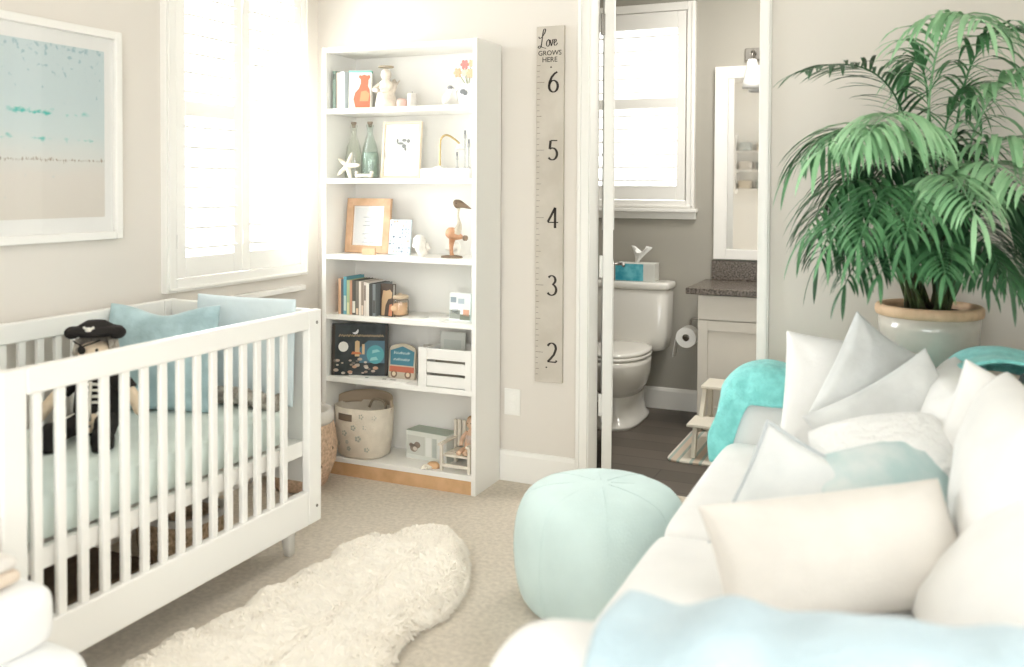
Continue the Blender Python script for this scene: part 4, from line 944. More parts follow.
for k, (dx, dz, r) in enumerate(((.045, .205, .014), (.10, .20, .013), (.005, .15, .015), (.062, .155, .014), (-.045, .12, .016), (.03, .1, .017), (.105, .11, .014), (-.09, .16, .012), (-.085, .07, .015), (-.02, .05, .012), (.07, .05, .013), (-.03, .08, .01))):
    q = MB()
    for p in range(5):
        a = 2*PI*p/5
        x_, zz = dx+r*.6*math.cos(a), dz+r*.6*math.sin(a); R_x = .125+.025*min(1, dz/.235)
        yy = c[1]-.102*math.sqrt(max(.02, 1-(x_/(R_x+.004))**2))-.001
        q.ball((c[0]+x_, yy, z+zz), r*.42, .0022, r*.42, 8)
    q.build('flower_print', col((176, 176, 164)), fb, smooth=True)
# toy box with picture
tb = thing('toy_box', (.395, -.10, z), 'small grey-green box with a puppy picture on the bottom shelf', 'box'); X_up()
Mx = Matrix.Translation((.395, -.10, z)) @ Matrix.Rotation(-.12, 4, 'Z')
MB().box(-.115, .115, -.05, .05, 0, .13, Mx).build('carton', mat('carton', (222, 224, 216), .6), tb, bevel=.001)
MB().box(-.115, .115, -.05, .05, .13, .1308, Mx).build('lid_print', col((176, 190, 176)), tb)
for a, b, cc in ((-.108, -.008, (206, 208, 200)), (.0, .03, (236, 238, 234)), (.036, .06, (188, 196, 190)), (.066, .108, (228, 230, 226))): MB().box(a, b, -.0508, -.05, .02, .108, Mx).build('panel_print', col(cc), tb)
q = MB()
for a, b, r in ((-.07, .05, .022), (-.05, .066, .018), (-.085, .062, .012)): q.prism([Mx @ Vector((x, -.051, zz)) for x, zz in disk(a, b, r, r*.85)], (0, -.0006, 0))
q.build('puppy_print', col((142, 126, 112)), tb)
q = MB(); q.prism([Mx @ Vector((x, -.0518, zz)) for x, zz in disk(-.062, .048, .012, .010)], (0, -.0005, 0)); q.build('muzzle_print', col((214, 204, 192)), tb)
# toy bench, doll, shells
cb = thing('doll_chair', (.62, -.19, z), 'cream wooden doll armchair at the right end of the bottom shelf', 'doll chair'); X_up()
DW = mat('doll_chair_paint', (228, 220, 206), .6, var=10, vscale=30)
ax0, ax1, ay0, ay1 = .515, .668, -.252, -.10
for xx in (ax0, ax1-.014):
    for yy in (ay0, ay1-.014): box(xx, xx+.014, yy, yy+.014, z, z+(.115 if yy < -.2 else .2)).build('leg', DW, cb, bevel=.002)
    box(xx-.003, xx+.017, ay0-.012, ay1-.014, z+.115, z+.126).build('armrest', DW, cb, bevel=.002)
for k in range(4): box(ax0+.015, ax1-.015, ay0+.004+.035*k, ay0+.028+.035*k, z+.066, z+.075).build('seat_slat', DW, cb, bevel=.001)
for k in range(5): box(ax0+.018+.025*k, ax0+.036+.025*k, ay1-.011, ay1-.004, z+.077, z+.2).build('back_slat', DW, cb, bevel=.001)
box(ax0+.014, ax1-.014, ay0+.002, ay0+.008, z+.02, z+.034).build('stretcher', DW, cb)
box(ax0+.014, ax1-.014, ay1-.010, ay1-.004, z+.02, z+.034).build('stretcher', DW, cb)
dl = thing('small_doll', (.618, -.17, z+0.0755), 'small peach-coloured soft doll seated in the doll armchair', 'doll'); X_up()
me_p = MB(); me_p.tube(spline([(.618, -.155, z+0.0800), (.618, -.152, z+0.1153), (.62, -.15, z+0.1545), (.622, -.148, z+0.1769)], 5), [.02, .022, .024, .025, .025, .024, .023, .022, .02, .018, .016, .014, .012, .011, .010, .010], 12)
me_p.ball((.623, -.148, z+0.2027), .024, .023, .027, 14)
for s in (1, -1):
    me_p.tube(spline([(.62+s*.015, -.15, z+0.1601), (.62+s*.036, -.16, z+0.1321), (.62+s*.03, -.185, z+0.1063)], 4), [.009]*9, 8)
    me_p.tube(spline([(.618+s*.012, -.155, z+0.0873), (.618+s*.016, -.2, z+0.0884), (.618+s*.016, -.237, z+0.0839)], 4), [.011]*9, 8)
me_p.build('body', mat('peach_cloth', (226, 192, 164), .9), dl, smooth=True)
q = MB(); q.ball((.624, -.142, z+0.2116), .0255, .022, .024, 12); q.build('hair', mat('doll_hair', (192, 156, 120), .9, bump=.5), dl, smooth=True)
q = MB()
for s in (1, -1): q.ball((.623+s*.008, -.1705, z+0.2049), .0025, .0018, .003, 8)
q.build('eyes', BLACK, dl, smooth=True)
q = MB(); q.lathe([(.012, .0), (.026, .0), (.021, .03), (.012, .04)], (.619, -.15, z+0.1153), 16); q.build('dress', mat('doll_dress', (214, 196, 186), .9), dl, smooth=True)
shell2 = MB(); shell2.loft([(.47, -.225, z, .03, .02, 2), (.47, -.225, z+.012, .034, .022, 2), (.47, -.225, z+.024, .02, .014, 2)], 20)
tag(shell2.build('toy_block', mat('peach_paint', (228, 184, 140), .5), None, smooth=True), 'small orange pebble-shaped toy on the front of the bottom shelf', 'toy')
star('starfish', (.45, -.258, z+.006), .032, Matrix.Rotation(-PI/2, 4, 'X'), 'tiny white starfish lying flat at the front of the bottom shelf', 'starfish', STAR)

# ------------------------------------------------------------------ bathroom: toilet
TX = .89
toi = thing('toilet', (TX, 1.3, 0), 'white two-piece toilet with its lid down under the bathroom window', 'toilet'); X_up()
MB().loft([(TX, 1.28, 0, .135, .27, 3), (TX, 1.28, .02, .137, .272, 3), (TX, 1.30, .035, .118, .24, 2.6), (TX, 1.31, .12, .105, .22, 2.4), (TX, 1.31, .2, .115, .22, 2.3)], 40).build('pedestal', GLASSY, toi, smooth=True)
MB().loft([(TX, 1.30, .17, .112, .215, 2.3), (TX, 1.26, .23, .15, .255, 2.2), (TX, 1.22, .30, .178, .275, 2.1), (TX, 1.205, .36, .186, .272, 2.1), (TX, 1.205, .385, .186, .270, 2.1), (TX, 1.205, .392, .17, .255, 2.1)], 48).build('bowl', GLASSY, toi, smooth=True)
MB().loft([(TX, 1.21, .393, .18, .262, 2.2), (TX, 1.21, .398, .188, .268, 2.2), (TX, 1.21, .408, .188, .268, 2.2), (TX, 1.21, .413, .180, .262, 2.2)], 48).build('seat', GLASSY, toi, smooth=True)
MB().loft([(TX, 1.215, .4135, .178, .262, 2.2), (TX, 1.215, .42, .186, .268, 2.2), (TX, 1.215, .432, .184, .266, 2.2), (TX, 1.215, .438, .16, .24, 2.2), (TX, 1.215, .44, .1, .16, 2.2)], 48).build('lid', GLASSY, toi, smooth=True)
MB().loft([(TX, 1.53, .385, .19, .09, 5), (TX, 1.53, .40, .215, .098, 6), (TX, 1.53, .47, .225, .102, 6), (TX, 1.53, .745, .232, .104, 6), (TX, 1.53, .752, .228, .1, 6)], 48).build('tank', GLASSY, toi, smooth=True)
MB().loft([(TX, 1.528, .753, .238, .108, 7), (TX, 1.528, .762, .243, .112, 7), (TX, 1.528, .784, .243, .112, 7), (TX, 1.528, .794, .236, .106, 7), (TX, 1.528, .796, .2, .09, 7)], 48).build('tank_lid', GLASSY, toi, smooth=True)
MB().tube([(TX-.16, 1.428, .70), (TX-.16, 1.41, .70), (TX-.09, 1.405, .695)], .009).build('flush_lever', CHROME, toi, smooth=True)
for s in (1, -1): MB().lathe([(.014, 0), (.014, .012), (.008, .018), (.001, .02)], (TX+s*.112, 1.33, .0205), 12).build('bolt_cap', GLASSY, toi, smooth=True)
tb_ = thing('tissue_box', (.95, 1.5, .797), 'turquoise and white tissue box on the toilet tank lid', 'tissue box'); X_up()
Mx = Matrix.Translation((.925, 1.5, .797)) @ Matrix.Rotation(.05, 4, 'Z')
MB().box(-.125, .115, -.06, .06, 0, .108, Mx).build('carton', mat('tissue_carton', (212, 212, 206), .6), tb_, bevel=.002)
tm = mat('coral_print', (112, 196, 208), .6, c2=(54, 150, 172), vscale=24)
MB().box(-.1256, .045, -.0608, -.06, .003, .104, Mx).build('coral_print', tm, tb_)
def tis(u, v):
    a = u*2*PI; r = .012+.05*v**1.5*(1+.35*math.sin(3*a)+.2*math.sin(7*a)); return Mx @ Vector((-.01+r*math.cos(a)*.8+.03*v, r*.5*math.sin(a), .104+.085*v*(1+.25*math.cos(2*a+.6))))
tq = MB(); tq.grid(tis, 40, 8); tq.build('tissue', mat('tissue', (244, 243, 240), .9), tb_, smooth=True, solid=.001)

# ------------------------------------------------------------------ vanity, mirror, sconce
VX0, VX1, VY0 = 1.362, 2.35, 1.15
va = thing('vanity_cabinet', ((VX0+VX1)/2, 1.4, 0), 'pale grey vanity cabinet with a speckled granite top beside the toilet', 'cabinet'); X_up()
VAN = mat('vanity_paint', (214, 209, 200), .45)
q = MB(); q.box(VX0, VX1, VY0+.02, BY1-.001, .10, .775); q.box(VX0+.02, VX1, VY0+.09, BY1-.001, .0, .10); q.build('carcass', VAN, va, bevel=.001)
def shaker(x0, x1, z0, z1, nm):
    q = MB(); y = VY0; r = .055
    if z1-z0 < .2: q.box(x0, x1, y, y+.019, z0, z1)
    else:
        q.box(x0, x0+r, y, y+.019, z0, z1); q.box(x1-r, x1, y, y+.019, z0, z1); q.box(x0+r, x1-r, y, y+.019, z0, z0+r); q.box(x0+r, x1-r, y, y+.019, z1-r, z1); q.box(x0+r, x1-r, y+.009, y+.019, z0+r, z1-r)
    o = q.build(nm, VAN, va, bevel=.0015); X_up(); return o
xs = [VX0+.004, VX0+.49, VX1-.004]
for a, b in zip(xs, xs[1:]):
    o = shaker(a, b-.004, .638, .771, 'drawer'); MB().lathe([(.005, 0), (.006, .014), (.014, .018), (.013, .025), (.001, .028)], (0, 0, 0), 14).build('tmp', NICKEL).name if False else None
    shaker(a, b-.004, .104, .632, 'door')
q = MB(); q.box(VX0-.06, VX1, VY0-.025, BY1-.001, .7755, .810); q.build('countertop', GRANITE, va, bevel=.004)
box(VX0-.02, VX1, BY1-.022, BY1-.001, .8105, .925).build('backsplash', GRANITE, va, bevel=.002)
mr = thing('wall_mirror', (1.7, BY1, .93), 'white framed mirror above the granite vanity top', 'mirror'); X_up()
mx0, mx1, mz0, mz1 = 1.352, 2.2, .935, 2.077
q = MB(); q.box(mx0, mx0+.075, BY1-.03, BY1-.0005, mz0, mz1); q.box(mx1-.075, mx1, BY1-.03, BY1-.0005, mz0, mz1); q.box(mx0+.075, mx1-.075, BY1-.03, BY1-.0005, mz0, mz0+.06); q.box(mx0+.075, mx1-.075, BY1-.03, BY1-.0005, mz1-.07, mz1)
q.box(mx0+.068, mx0+.078, BY1-.034, BY1-.028, mz0+.055, mz1-.065); q.build('frame', TRIM, mr, bevel=.003)
box(mx0+.07, mx1-.07, BY1-.02, BY1-.012, mz0+.055, mz1-.065).build('mirror_glass', MIRROR, mr)
sn = thing('wall_sconce', (1.64, BY1, 2.09), 'wall lamp with a frosted glass shade above the bathroom mirror', 'lamp'); X_up()
p0 = aty(752, 75, 1.52); lx, lz = p0.x, p0.z
MB().box(lx-.06, lx+.6, BY1-.02, BY1-.0005, lz+.10, lz+.17).build('wall_plate', NICKEL, sn, bevel=.004)
for k in range(2):
    xx = lx+.46*k
    MB().tube(spline([(xx, BY1-.02, lz+.135), (xx, BY1-.10, lz+.14), (xx, BY1-.13, lz+.12), (xx, BY1-.13, lz+.085)], 5), .008).build('arm', NICKEL, sn, smooth=True)
    MB().lathe([(.022, .09), (.028, .08), (.034, .04), (.05, -.04), (.056, -.075), (.053, -.075), (.046, -.04), (.03, .04), (.02, .08)], (xx, BY1-.13, lz), 28).build('glass_shade', mat('frosted_glass', (240, 240, 238), .5), sn, smooth=True)
# paper roll on its holder fixed to the vanity side
th_ = thing('paper_holder', (VX0, 1.35, .6), 'nickel toilet paper holder fixed to the side of the vanity', 'holder'); X_up()
MB().lathe([(.022, 0), (.022, .006), (.008, .008)], (0, 0, 0), 16).bm.free()
q = MB(); q.tube([(VX0-.0005, 1.40, .60), (VX0-.01, 1.40, .60)], .022, 16); q.tube(spline([(VX0-.01, 1.40, .60), (VX0-.075, 1.40, .60), (VX0-.092, 1.40, .585), (VX0-.095, 1.40, .54), (VX0-.095, 1.385, .519), (VX0-.095, 1.36, .517), (VX0-.095, 1.285, .517)], 5), .007); q.build('arm', NICKEL, th_, smooth=True)
rl = thing('toilet_roll', (VX0-.095, 1.34, .45), 'white toilet paper roll with a hanging sheet beside the vanity', 'toilet paper'); X_up()
cx_, cz_ = VX0-.095, .505
n = 40
def ringc(r, y): return [(cx_+r*math.cos(2*PI*i/n), y, cz_+r*math.sin(2*PI*i/n)) for i in range(n)]
q = MB(); q.rings([ringc(.020, 1.295), ringc(.058, 1.295), ringc(.058, 1.395), ringc(.020, 1.395), ringc(.020, 1.295)], False, False); q.build('roll', mat('paper_roll', (244, 243, 240), .9), rl, smooth=False)
q = MB(); q.rings([ringc(.0198, 1.294), ringc(.0198, 1.396)], False, False); q.build('core', col((150, 132, 112)), rl)
q = MB(); q.grid(lambda u, v: (cx_-.0585-.012*v-.006*math.sin(2*v), 1.296+.098*u, cz_-.115*v), 4, 10); q.build('loose_sheet', mat('paper_sheet', (244, 243, 240), .9), rl, smooth=True, solid=.001)
# step stool
ss = thing('step_stool', (1.63, .84, .0135), 'cream two-step wooden stool on the striped bath mat', 'step stool'); X_up()
STL = mat('stool_paint', (228, 222, 208), .5)
sx0, sx1, sy0 = 1.425, 1.83, .64
box(sx0, sx1, sy0, sy0+.20, 0.169, 0.184).build('lower_step', STL, ss, bevel=.004)
box(sx0+.03, sx1-.03, sy0+.19, sy0+.40, 0.325, 0.341).build('upper_step', STL, ss, bevel=.004)
for xx in (sx0+.02, sx1-.042):
    s = 1 if xx < 1.7 else -1
    q = MB(); q.rings([[(xx, sy0+.012, .0135), (xx+.022, sy0+.012, .0135), (xx+.022, sy0+.05, .0135), (xx, sy0+.05, .0135)], [(xx+s*.006, sy0+.03, 0.169), (xx+.022+s*.006, sy0+.03, 0.169), (xx+.022+s*.006, sy0+.064, 0.169), (xx+s*.006, sy0+.064, 0.169)]]); q.build('front_leg', STL, ss, bevel=.002)
    q = MB(); q.rings([[(xx, sy0+.40, .0135), (xx+.022, sy0+.40, .0135), (xx+.022, sy0+.44, .0135), (xx, sy0+.44, .0135)], [(xx+s*.015, sy0+.34, 0.325), (xx+.022+s*.015, sy0+.34, 0.325), (xx+.022+s*.015, sy0+.38, 0.325), (xx+s*.015, sy0+.38, 0.325)]]); q.build('rear_leg', STL, ss, bevel=.002)
    q = MB(); q.rings([[(xx+s*.002, sy0+.15, 0.129), (xx+.022+s*.002, sy0+.15, 0.129), (xx+.022+s*.002, sy0+.19, 0.129), (xx+s*.002, sy0+.19, 0.129)], [(xx+s*.013, sy0+.225, 0.325), (xx+.022+s*.013, sy0+.225, 0.325), (xx+.022+s*.013, sy0+.265, 0.325), (xx+s*.013, sy0+.265, 0.325)]]); q.build('middle_leg', STL, ss, bevel=.002)
    box(xx+s*.003, xx+.022+s*.003, sy0+.05, sy0+.41, 0.129, 0.150).build('side_rail', STL, ss, bevel=.002)
bm_ = thing('bath_mat', (1.65, .9, 0), 'striped cream and grey-green bath mat on the dark bathroom floor', 'bath mat'); X_up()
def matst():
    mt = mat('striped_cotton', (222, 216, 204), .95, bump=.5, bscale=160); nt = mt.node_tree; b = nt.nodes['Principled BSDF']
    tc = nt.nodes.new('ShaderNodeTexCoord'); sp = nt.nodes.new('ShaderNodeSeparateXYZ'); nt.links.new(tc.outputs['Object'], sp.inputs[0])
    sn_ = nt.nodes.new('ShaderNodeMath'); sn_.operation = 'PINGPONG'; sn_.inputs[1].default_value = .055; nt.links.new(sp.outputs['X'], sn_.inputs[0])
    cr = nt.nodes.new('ShaderNodeValToRGB'); cr.color_ramp.interpolation = 'CONSTANT'; dv = nt.nodes.new('ShaderNodeMath'); dv.operation = 'DIVIDE'; dv.inputs[1].default_value = .055; nt.links.new(sn_.outputs[0], dv.inputs[0]); nt.links.new(dv.outputs[0], cr.inputs['Fac'])
    e = cr.color_ramp.elements; e[0].color = lin((226, 220, 208)); e[1].position = .45; e[1].color = lin((172, 184, 176)); x = e.new(.72); x.color = lin((206, 190, 172)); nt.links.new(cr.outputs['Color'], b.inputs['Base Color']); return mt
q = MB(); q.loft([(1.66, .90, .0005, .325, .312, 14), (1.66, .90, .010, .328, .315, 14), (1.66, .90, .013, .32, .307, 14)], 48)
q.build('pile', matst(), bm_, smooth=True)
# rack on the nursery's rear wall, seen in the mirror
ws = thing('wall_shelf', (.5, YR, 1.3), 'white wall rack of folded blankets reflected in the bathroom mirror', 'wall shelf'); X_up()
for zz in (1.32, 1.57, 1.82): box(.26, .74, YR+.0005, YR+.16, zz, zz+.02).build('shelf', TRIM, ws, bevel=.002)
for xx in (.24, .74): box(xx, xx+.02, YR+.0005, YR+.16, 1.28, 2.06).build('side_panel', TRIM, ws, bevel=.002)
for k, (xx, zz, cc) in enumerate(((.30, 1.341, (206, 196, 178)), (.53, 1.341, (176, 180, 172)), (.31, 1.591, (212, 206, 196)), (.53, 1.591, (168, 172, 168)), (.30, 1.841, (196, 200, 196)), (.54, 1.841, (216, 206, 190)))):
    q = MB(); q.loft([(xx+.07, YR+.08, zz, .085, .06, 5), (xx+.07, YR+.08, zz+.04, .09, .065, 4), (xx+.07, YR+.08, zz+.05, .085, .06, 4), (xx+.07, YR+.08, zz+.09, .09, .065, 4), (xx+.07, YR+.08, zz+.11, .075, .05, 3)], 28)
    tag(q.build('folded_blanket', mat('towel', cc, .95, bump=.6, bscale=120), None, smooth=True, at_base=True), ('tan', 'grey-green', 'cream', 'slate grey', 'mist grey', 'sand')[k]+' folded blanket on the wall rack reflected in the mirror', 'blanket', 'blankets on the wall rack')
# ------------------------------------------------------------------ sofa
SX0, SX1, SY0, SY1 = 1.87, 2.95, -2.70, -.40
so = thing('sofa', ((SX0+SX1)/2, (SY0+SY1)/2, 0), 'white slipcovered sofa heaped with pillows along the right side of the room', 'sofa'); X_up()
def rbox(name, x0, x1, y0, y1, z0, z1, r, mt, parent, puff=0, nse=.006, seed=0, n=9):
    """soft upholstered block: a rounded box with a slightly swollen, uneven surface"""
    mb = MB(); cx, cy, cz = (x0+x1)/2, (y0+y1)/2, (z0+z1)/2; hx, hy, hz = (x1-x0)/2, (y1-y0)/2, (z1-z0)/2
    def S(a, h):   # spread samples so the rounding gets enough of them
        return a
    ts = [-1, -.96, -.88, -.7, -.35, 0, .35, .7, .88, .96, 1]
    V = {}
    def vert(i, j, k):
        key = (i, j, k)
        if key in V: return V[key]
        u, v, w_ = ts[i], ts[j], ts[k]
        def axis(t, h): return h*t if abs(t) < .7 else math.copysign(h*.7+(min(abs(t), 1)-.7)/.3*(h*.3), t)
        p = Vector((hx*u, hy*v, hz*w_))
        q = Vector((max(-hx+r, min(hx-r, p.x)), max(-hy+r, min(hy-r, p.y)), max(-hz+r, min(hz-r, p.z))))
        d = p-q
        if d.length > 1e-6: p = q+d.normalized()*min(r, d.length if (abs(p.x) < hx and abs(p.y) < hy and abs(p.z) < hz) else r)
        bul = puff*(1-u*u)*(1-v*v) if abs(w_) > .9 else (puff*.6*(1-v*v)*(1-w_*w_) if abs(u) > .9 else puff*.6*(1-u*u)*(1-w_*w_))
        p += (d.normalized() if d.length > 1e-6 else Vector((0, 0, 0)))*bul
        P = Vector((cx, cy, cz))+p
        nn = noise.noise_vector(P*4+Vector((seed, seed, 0)))
        P += nn*nse
        V[key] = mb.bm.verts.new(P); return V[key]
    m_ = len(ts)-1
    for a in range(m_):
        for b_ in range(m_):
            for f in (lambda s, t: (s, t, 0), lambda s, t: (s, t, m_), lambda s, t: (s, 0, t), lambda s, t: (s, m_, t), lambda s, t: (0, s, t), lambda s, t: (m_, s, t)):
                vs = [vert(*f(a, b_)), vert(*f(a+1, b_)), vert(*f(a+1, b_+1)), vert(*f(a, b_+1))]
                try: mb.bm.faces.new(vs)
                except ValueError: pass
    return mb.build(name, mt, parent, smooth=True, sub=1)
rbox('base', SX0+.03, SX1-.02, SY0+.03, SY1-.03, .02, .33, .03, SLIP, so, 0, .003)
AN, AF = SY0+.24, SY1-.22      # inner faces of the near and the far arm
rbox('arm', SX0-.0, SX1-.03, SY0, AN, .03, .70, .10, SLIP, so, .01, .008, 1)
rbox('arm', SX0-.02, SX1-.03, AF, SY1, .03, .70, .09, SLIP, so, .01, .008, 2)
rbox('backrest', SX1-.20, SX1, SY0+.04, SY1-.01, .05, .80, .09, SLIP, so, .0, .006, 3)
mid = (AN+AF)/2
for k, (a, b_) in enumerate(((AN+.005, mid-.004), (mid+.004, AF-.005))): rbox('seat_cushion', SX0-.015, SX1-.25, a, b_, .335, .485, .055, SLIP, so, .015, .008, 5+k)
# back cushions lean on the backrest
bw = (AF-AN)/3
for k in (1, 2):
    a = AN+bw*k
    h_ = (.46, .42, .345)[k]
    c = Vector((SX1-(.31 if k == 1 else .40), a+bw/2, .485+h_/2+.005))
    pillow('back_cushion', c, bw*1.0, h_, .20, SLIP, None, yaw=-PI/2, tilt=.17, corner=.0, wr=.7, seed=20+k, parent=None)
pillow('back_cushion', Vector((2.66, -2.03, .63)), .62, .40, .19, SLIP, None, yaw=-PI/2+.25, tilt=.75, corner=.02, wr=.6, seed=27)
for o in [o for o in COL.objects if o.name.startswith('back_cushion')]:
    M_ = o.matrix_world.copy() if False else o.matrix_basis.copy(); o.parent = so; o.matrix_basis = Matrix.Translation(-so.location) @ M_
for x in (SX0+.07, SX1-.1):
    for y in (SY0+.08, SY1-.08): MB().lathe([(.02, 0), (.026, .05)], (x, y, 0), 14).build('foot', mat('foot_wood', (120, 90, 64), .5), so)

# the near arm sweeps up towards the backrest
def rise_near(x): t = max(0, min(1, (x-SX0-.08)/.75)); return .055*t*t*(3-2*t)
_arm = [o for o in so.children if o.name.startswith('arm')][0]
for v in _arm.data.vertices:
    x = v.co.x+so.location.x; v.co.z += rise_near(x)*max(0, min(1, (v.co.z-.3)/.4))
# ------------------------------------------------------------------ throws
def drape(name, prof, x0, x1, mt, label, nx=46, hem=None, wav=.008, seed=0, rise=None, front_round=False):
    """a blanket laid over an arm: prof is a (y, z) line across the arm, carried along x"""
    P = spline([(0, y, z) for y, z in prof], 7); n = len(P)
    L = [0]
    for a, b_ in zip(P, P[1:]): L.append(L[-1]+(b_-a).length)
    def pos(s):
        s = max(0, min(L[-1], s))
        for i in range(n-1):
            if s <= L[i+1]: return P[i]+(P[i+1]-P[i])*((s-L[i])/(L[i+1]-L[i]+1e-9))
        return P[-1]
    def fn(u, v):
        x = x0+(x1-x0)*u
        s0, s1 = hem(u) if hem else (0, 1)
        s = L[-1]*(s0+(s1-s0)*v); p = pos(s); e = .01
        t = (pos(s+e)-pos(s-e)); nrm = Vector((0, t.z, -t.y)); nrm = nrm.normalized() if nrm.length else Vector((0, 0, 1))
        if nrm.z < -.2 and False: nrm = -nrm
        w_ = wav*(math.sin(x*34+seed+s*3)*.5+noise.noise(Vector((x*11+seed, s*5, seed)))*1.1+.5)
        q = Vector((x+.012*noise.noise(Vector((x*5, s*7, seed+3))), p.y, p.z))+nrm*(w_*nsign)
        if rise: q.z += rise(x)
        if front_round:
            k_ = max(0, (.14-u)/.14)**2; hi = max(0, min(1, (q.z-.5)/.2)); q.z -= .085*k_*hi; q.x -= .03*(1-hi)*max(0, (.3-u)/.3)
        return q
    # make the folds lift away from the arm
    t0 = P[n//2+1]-P[n//2-1]; nsign = 1 if Vector((0, t0.z, -t0.y)).z > 0 else -1
    mb = MB(); mb.grid(fn, nx, 40)
    o = mb.build(name, mt, None, smooth=True, solid=.012, sub=1, at_base=True)
    return tag(o, label, 'blanket')
yn, yf = AF, SY1
drape('throw_blanket', [(yn-.03, .40), (yn-.028, .55), (yn-.022, .66), (yn+.03, .722), (yn+.11, .732), (yf-.05, .722), (yf-.004, .66), (yf-.004, .45)], SX0-.035, SX0+.66, TURQ,
      'turquoise knitted throw draped over the far arm of the sofa', hem=lambda u: (.0 if u < .08 else min(.275, .0+(u-.08)*4), 1), seed=2, front_round=True)
yn, yf = AN, SY0
drape('throw_blanket', [(yn+.012, .55), (yn+.016, .66), (yn-.03, .722), (yn-.12, .735), (yf+.05, .722), (yf-.016, .65), (yf-.02, .42), (yf-.02, .2)], SX0+.18, SX1-.12, SKYB,
      'light blue knitted throw draped over the near arm of the sofa', seed=7, wav=.010, rise=rise_near)
# throw over the far end of the backrest: same idea turned a quarter
def drape_back():
    fn0 = [(2.51, .70), (2.545, .765), (2.60, .815), (2.68, .838), (2.76, .832), (2.84, .82), (2.93, .812), (2.967, .74), (2.968, .5)]
    P = spline([(x, 0, z) for x, z in fn0], 6); n = len(P)
    def fn(u, v):
        i = v*(n-1); k = min(int(i), n-2); p = P[k]+(P[k+1]-P[k])*(i-k); y = SY1-.0-.42*u
        w_ = .010*(math.sin(y*30)+noise.noise(Vector((y*9, v*6, 4))))
        drop = -.10*max(0, (.16-u)/.16)**2
        return Vector((p.x+.01*noise.noise(Vector((y*5, v*4, 9))), y, p.z+.010+w_*.8+drop))
    mb = MB(); mb.grid(fn, 34, 40); return tag(mb.build('throw_blanket', TURQ, None, smooth=True, solid=.012, sub=1, at_base=True), 'turquoise knitted throw over the far corner of the sofa back', 'blanket')
drape_back()

# ------------------------------------------------------------------ heap of pillows on the sofa
def P_at(px, py, d): return at(px, py, d)
S_ = YAW
pillow('sofa_pillow', P_at(838, 398, 2.95), .36, .40, .13, SLIP, 'plain white square pillow leaning against the far arm, beside the turquoise throw', yaw=S_-.15, tilt=.25, corner=.05, seed=31, roll=.10)
pillow('sofa_pillow', P_at(866, 384, 2.84), .27, .38, .12, GREYW, 'pale grey velvet pillow standing on its corner below the potted palm', yaw=S_+.25, tilt=.2, corner=.12, seed=33, roll=.60)
pillow('sofa_pillow', P_at(903, 446, 2.62), .43, .42, .15, GREYW, 'pale grey velvet pillow tilted with its right corner up in the middle of the heap', yaw=S_-.05, tilt=.25, corner=.09, seed=35, roll=-.5)
pillow('sofa_pillow', P_at(888, 462, 2.34), .34, .24, .17, mat('white_fur', (240, 240, 238), .95, bump=1, bscale=90, sheen=.5), 'fluffy white fur pillow lying in the middle of the heap', yaw=S_-.1, tilt=.85, corner=-.10, fur=.018, wr=1, seed=37, roll=-.2)
pillow('sofa_pillow', P_at(885, 500, 2.22), .36, .28, .14, PALETEAL, 'mottled pale teal pillow under the fluffy white fur pillow', yaw=S_+.1, tilt=.75, corner=-.03, seed=39, roll=-.2)
pillow('sofa_pillow', P_at(806, 530, 2.22), .38, .38, .13, mat('piped_white', (230, 231, 230), .9, c2=(212, 216, 216), vscale=5, bump=.15, bscale=90, sheen=.3), 'white pillow with thin grey piping and one corner pointing up', yaw=S_-.25, tilt=.30, corner=.07, seed=41, roll=.44, piping=mat('grey_piping', (190, 196, 198), .9))
pillow('sofa_pillow', P_at(838, 554, 1.93), .56, .27, .19, CREAM, 'large cream linen pillow lying across the front of the heap', yaw=S_+.02, tilt=.62, corner=.06, seed=43, roll=-.11)
pillow('sofa_pillow', P_at(1012, 468, 2.28), .40, .42, .16, SLIP, 'white pillow with a raised corner against the sofa back', yaw=S_-.55, tilt=.2, corner=.08, seed=45, roll=.35)

# ------------------------------------------------------------------ pouf
po = thing('pouf', (1.53, -1.02, 0), 'round aqua fabric pouf on the carpet before the sofa', 'pouf'); X_up()
c = (1.535, -1.03, 0)
prof = [(.001, .004), (.20, .004), (.252, .03), (.275, .09), (.284, .17), (.282, .25), (.268, .32), (.238, .366), (.18, .39), (.10, .400), (.03, .402)]
sp = spline([(r, 0, z) for r, z in prof], 4)
rs = []
for p in sp:
    r_ = []
    for i in range(72):
        a = 2*PI*i/72; g = 1-.002*abs(math.cos(4*a))**14
        r_.append((c[0]+p.x*g*math.cos(a), c[1]+p.x*g*math.sin(a), max(.0005, p.z+.003*noise.noise(Vector((p.x*8*math.cos(a), p.x*8*math.sin(a), p.z*5))))))
    rs.append(r_)
MB().rings(rs).build('cover', AQUA, po, smooth=True)
pt = [(p.x*1.002, p.z) for p in sp if p.z > .03]
for k in range(8):
    a = 2*PI*(k+.5)/8
    MB().tube([(c[0]+r*math.cos(a), c[1]+r*math.sin(a), z+.0005) for r, z in pt], .0007, 6).build('seam', AQUA, po, smooth=True)

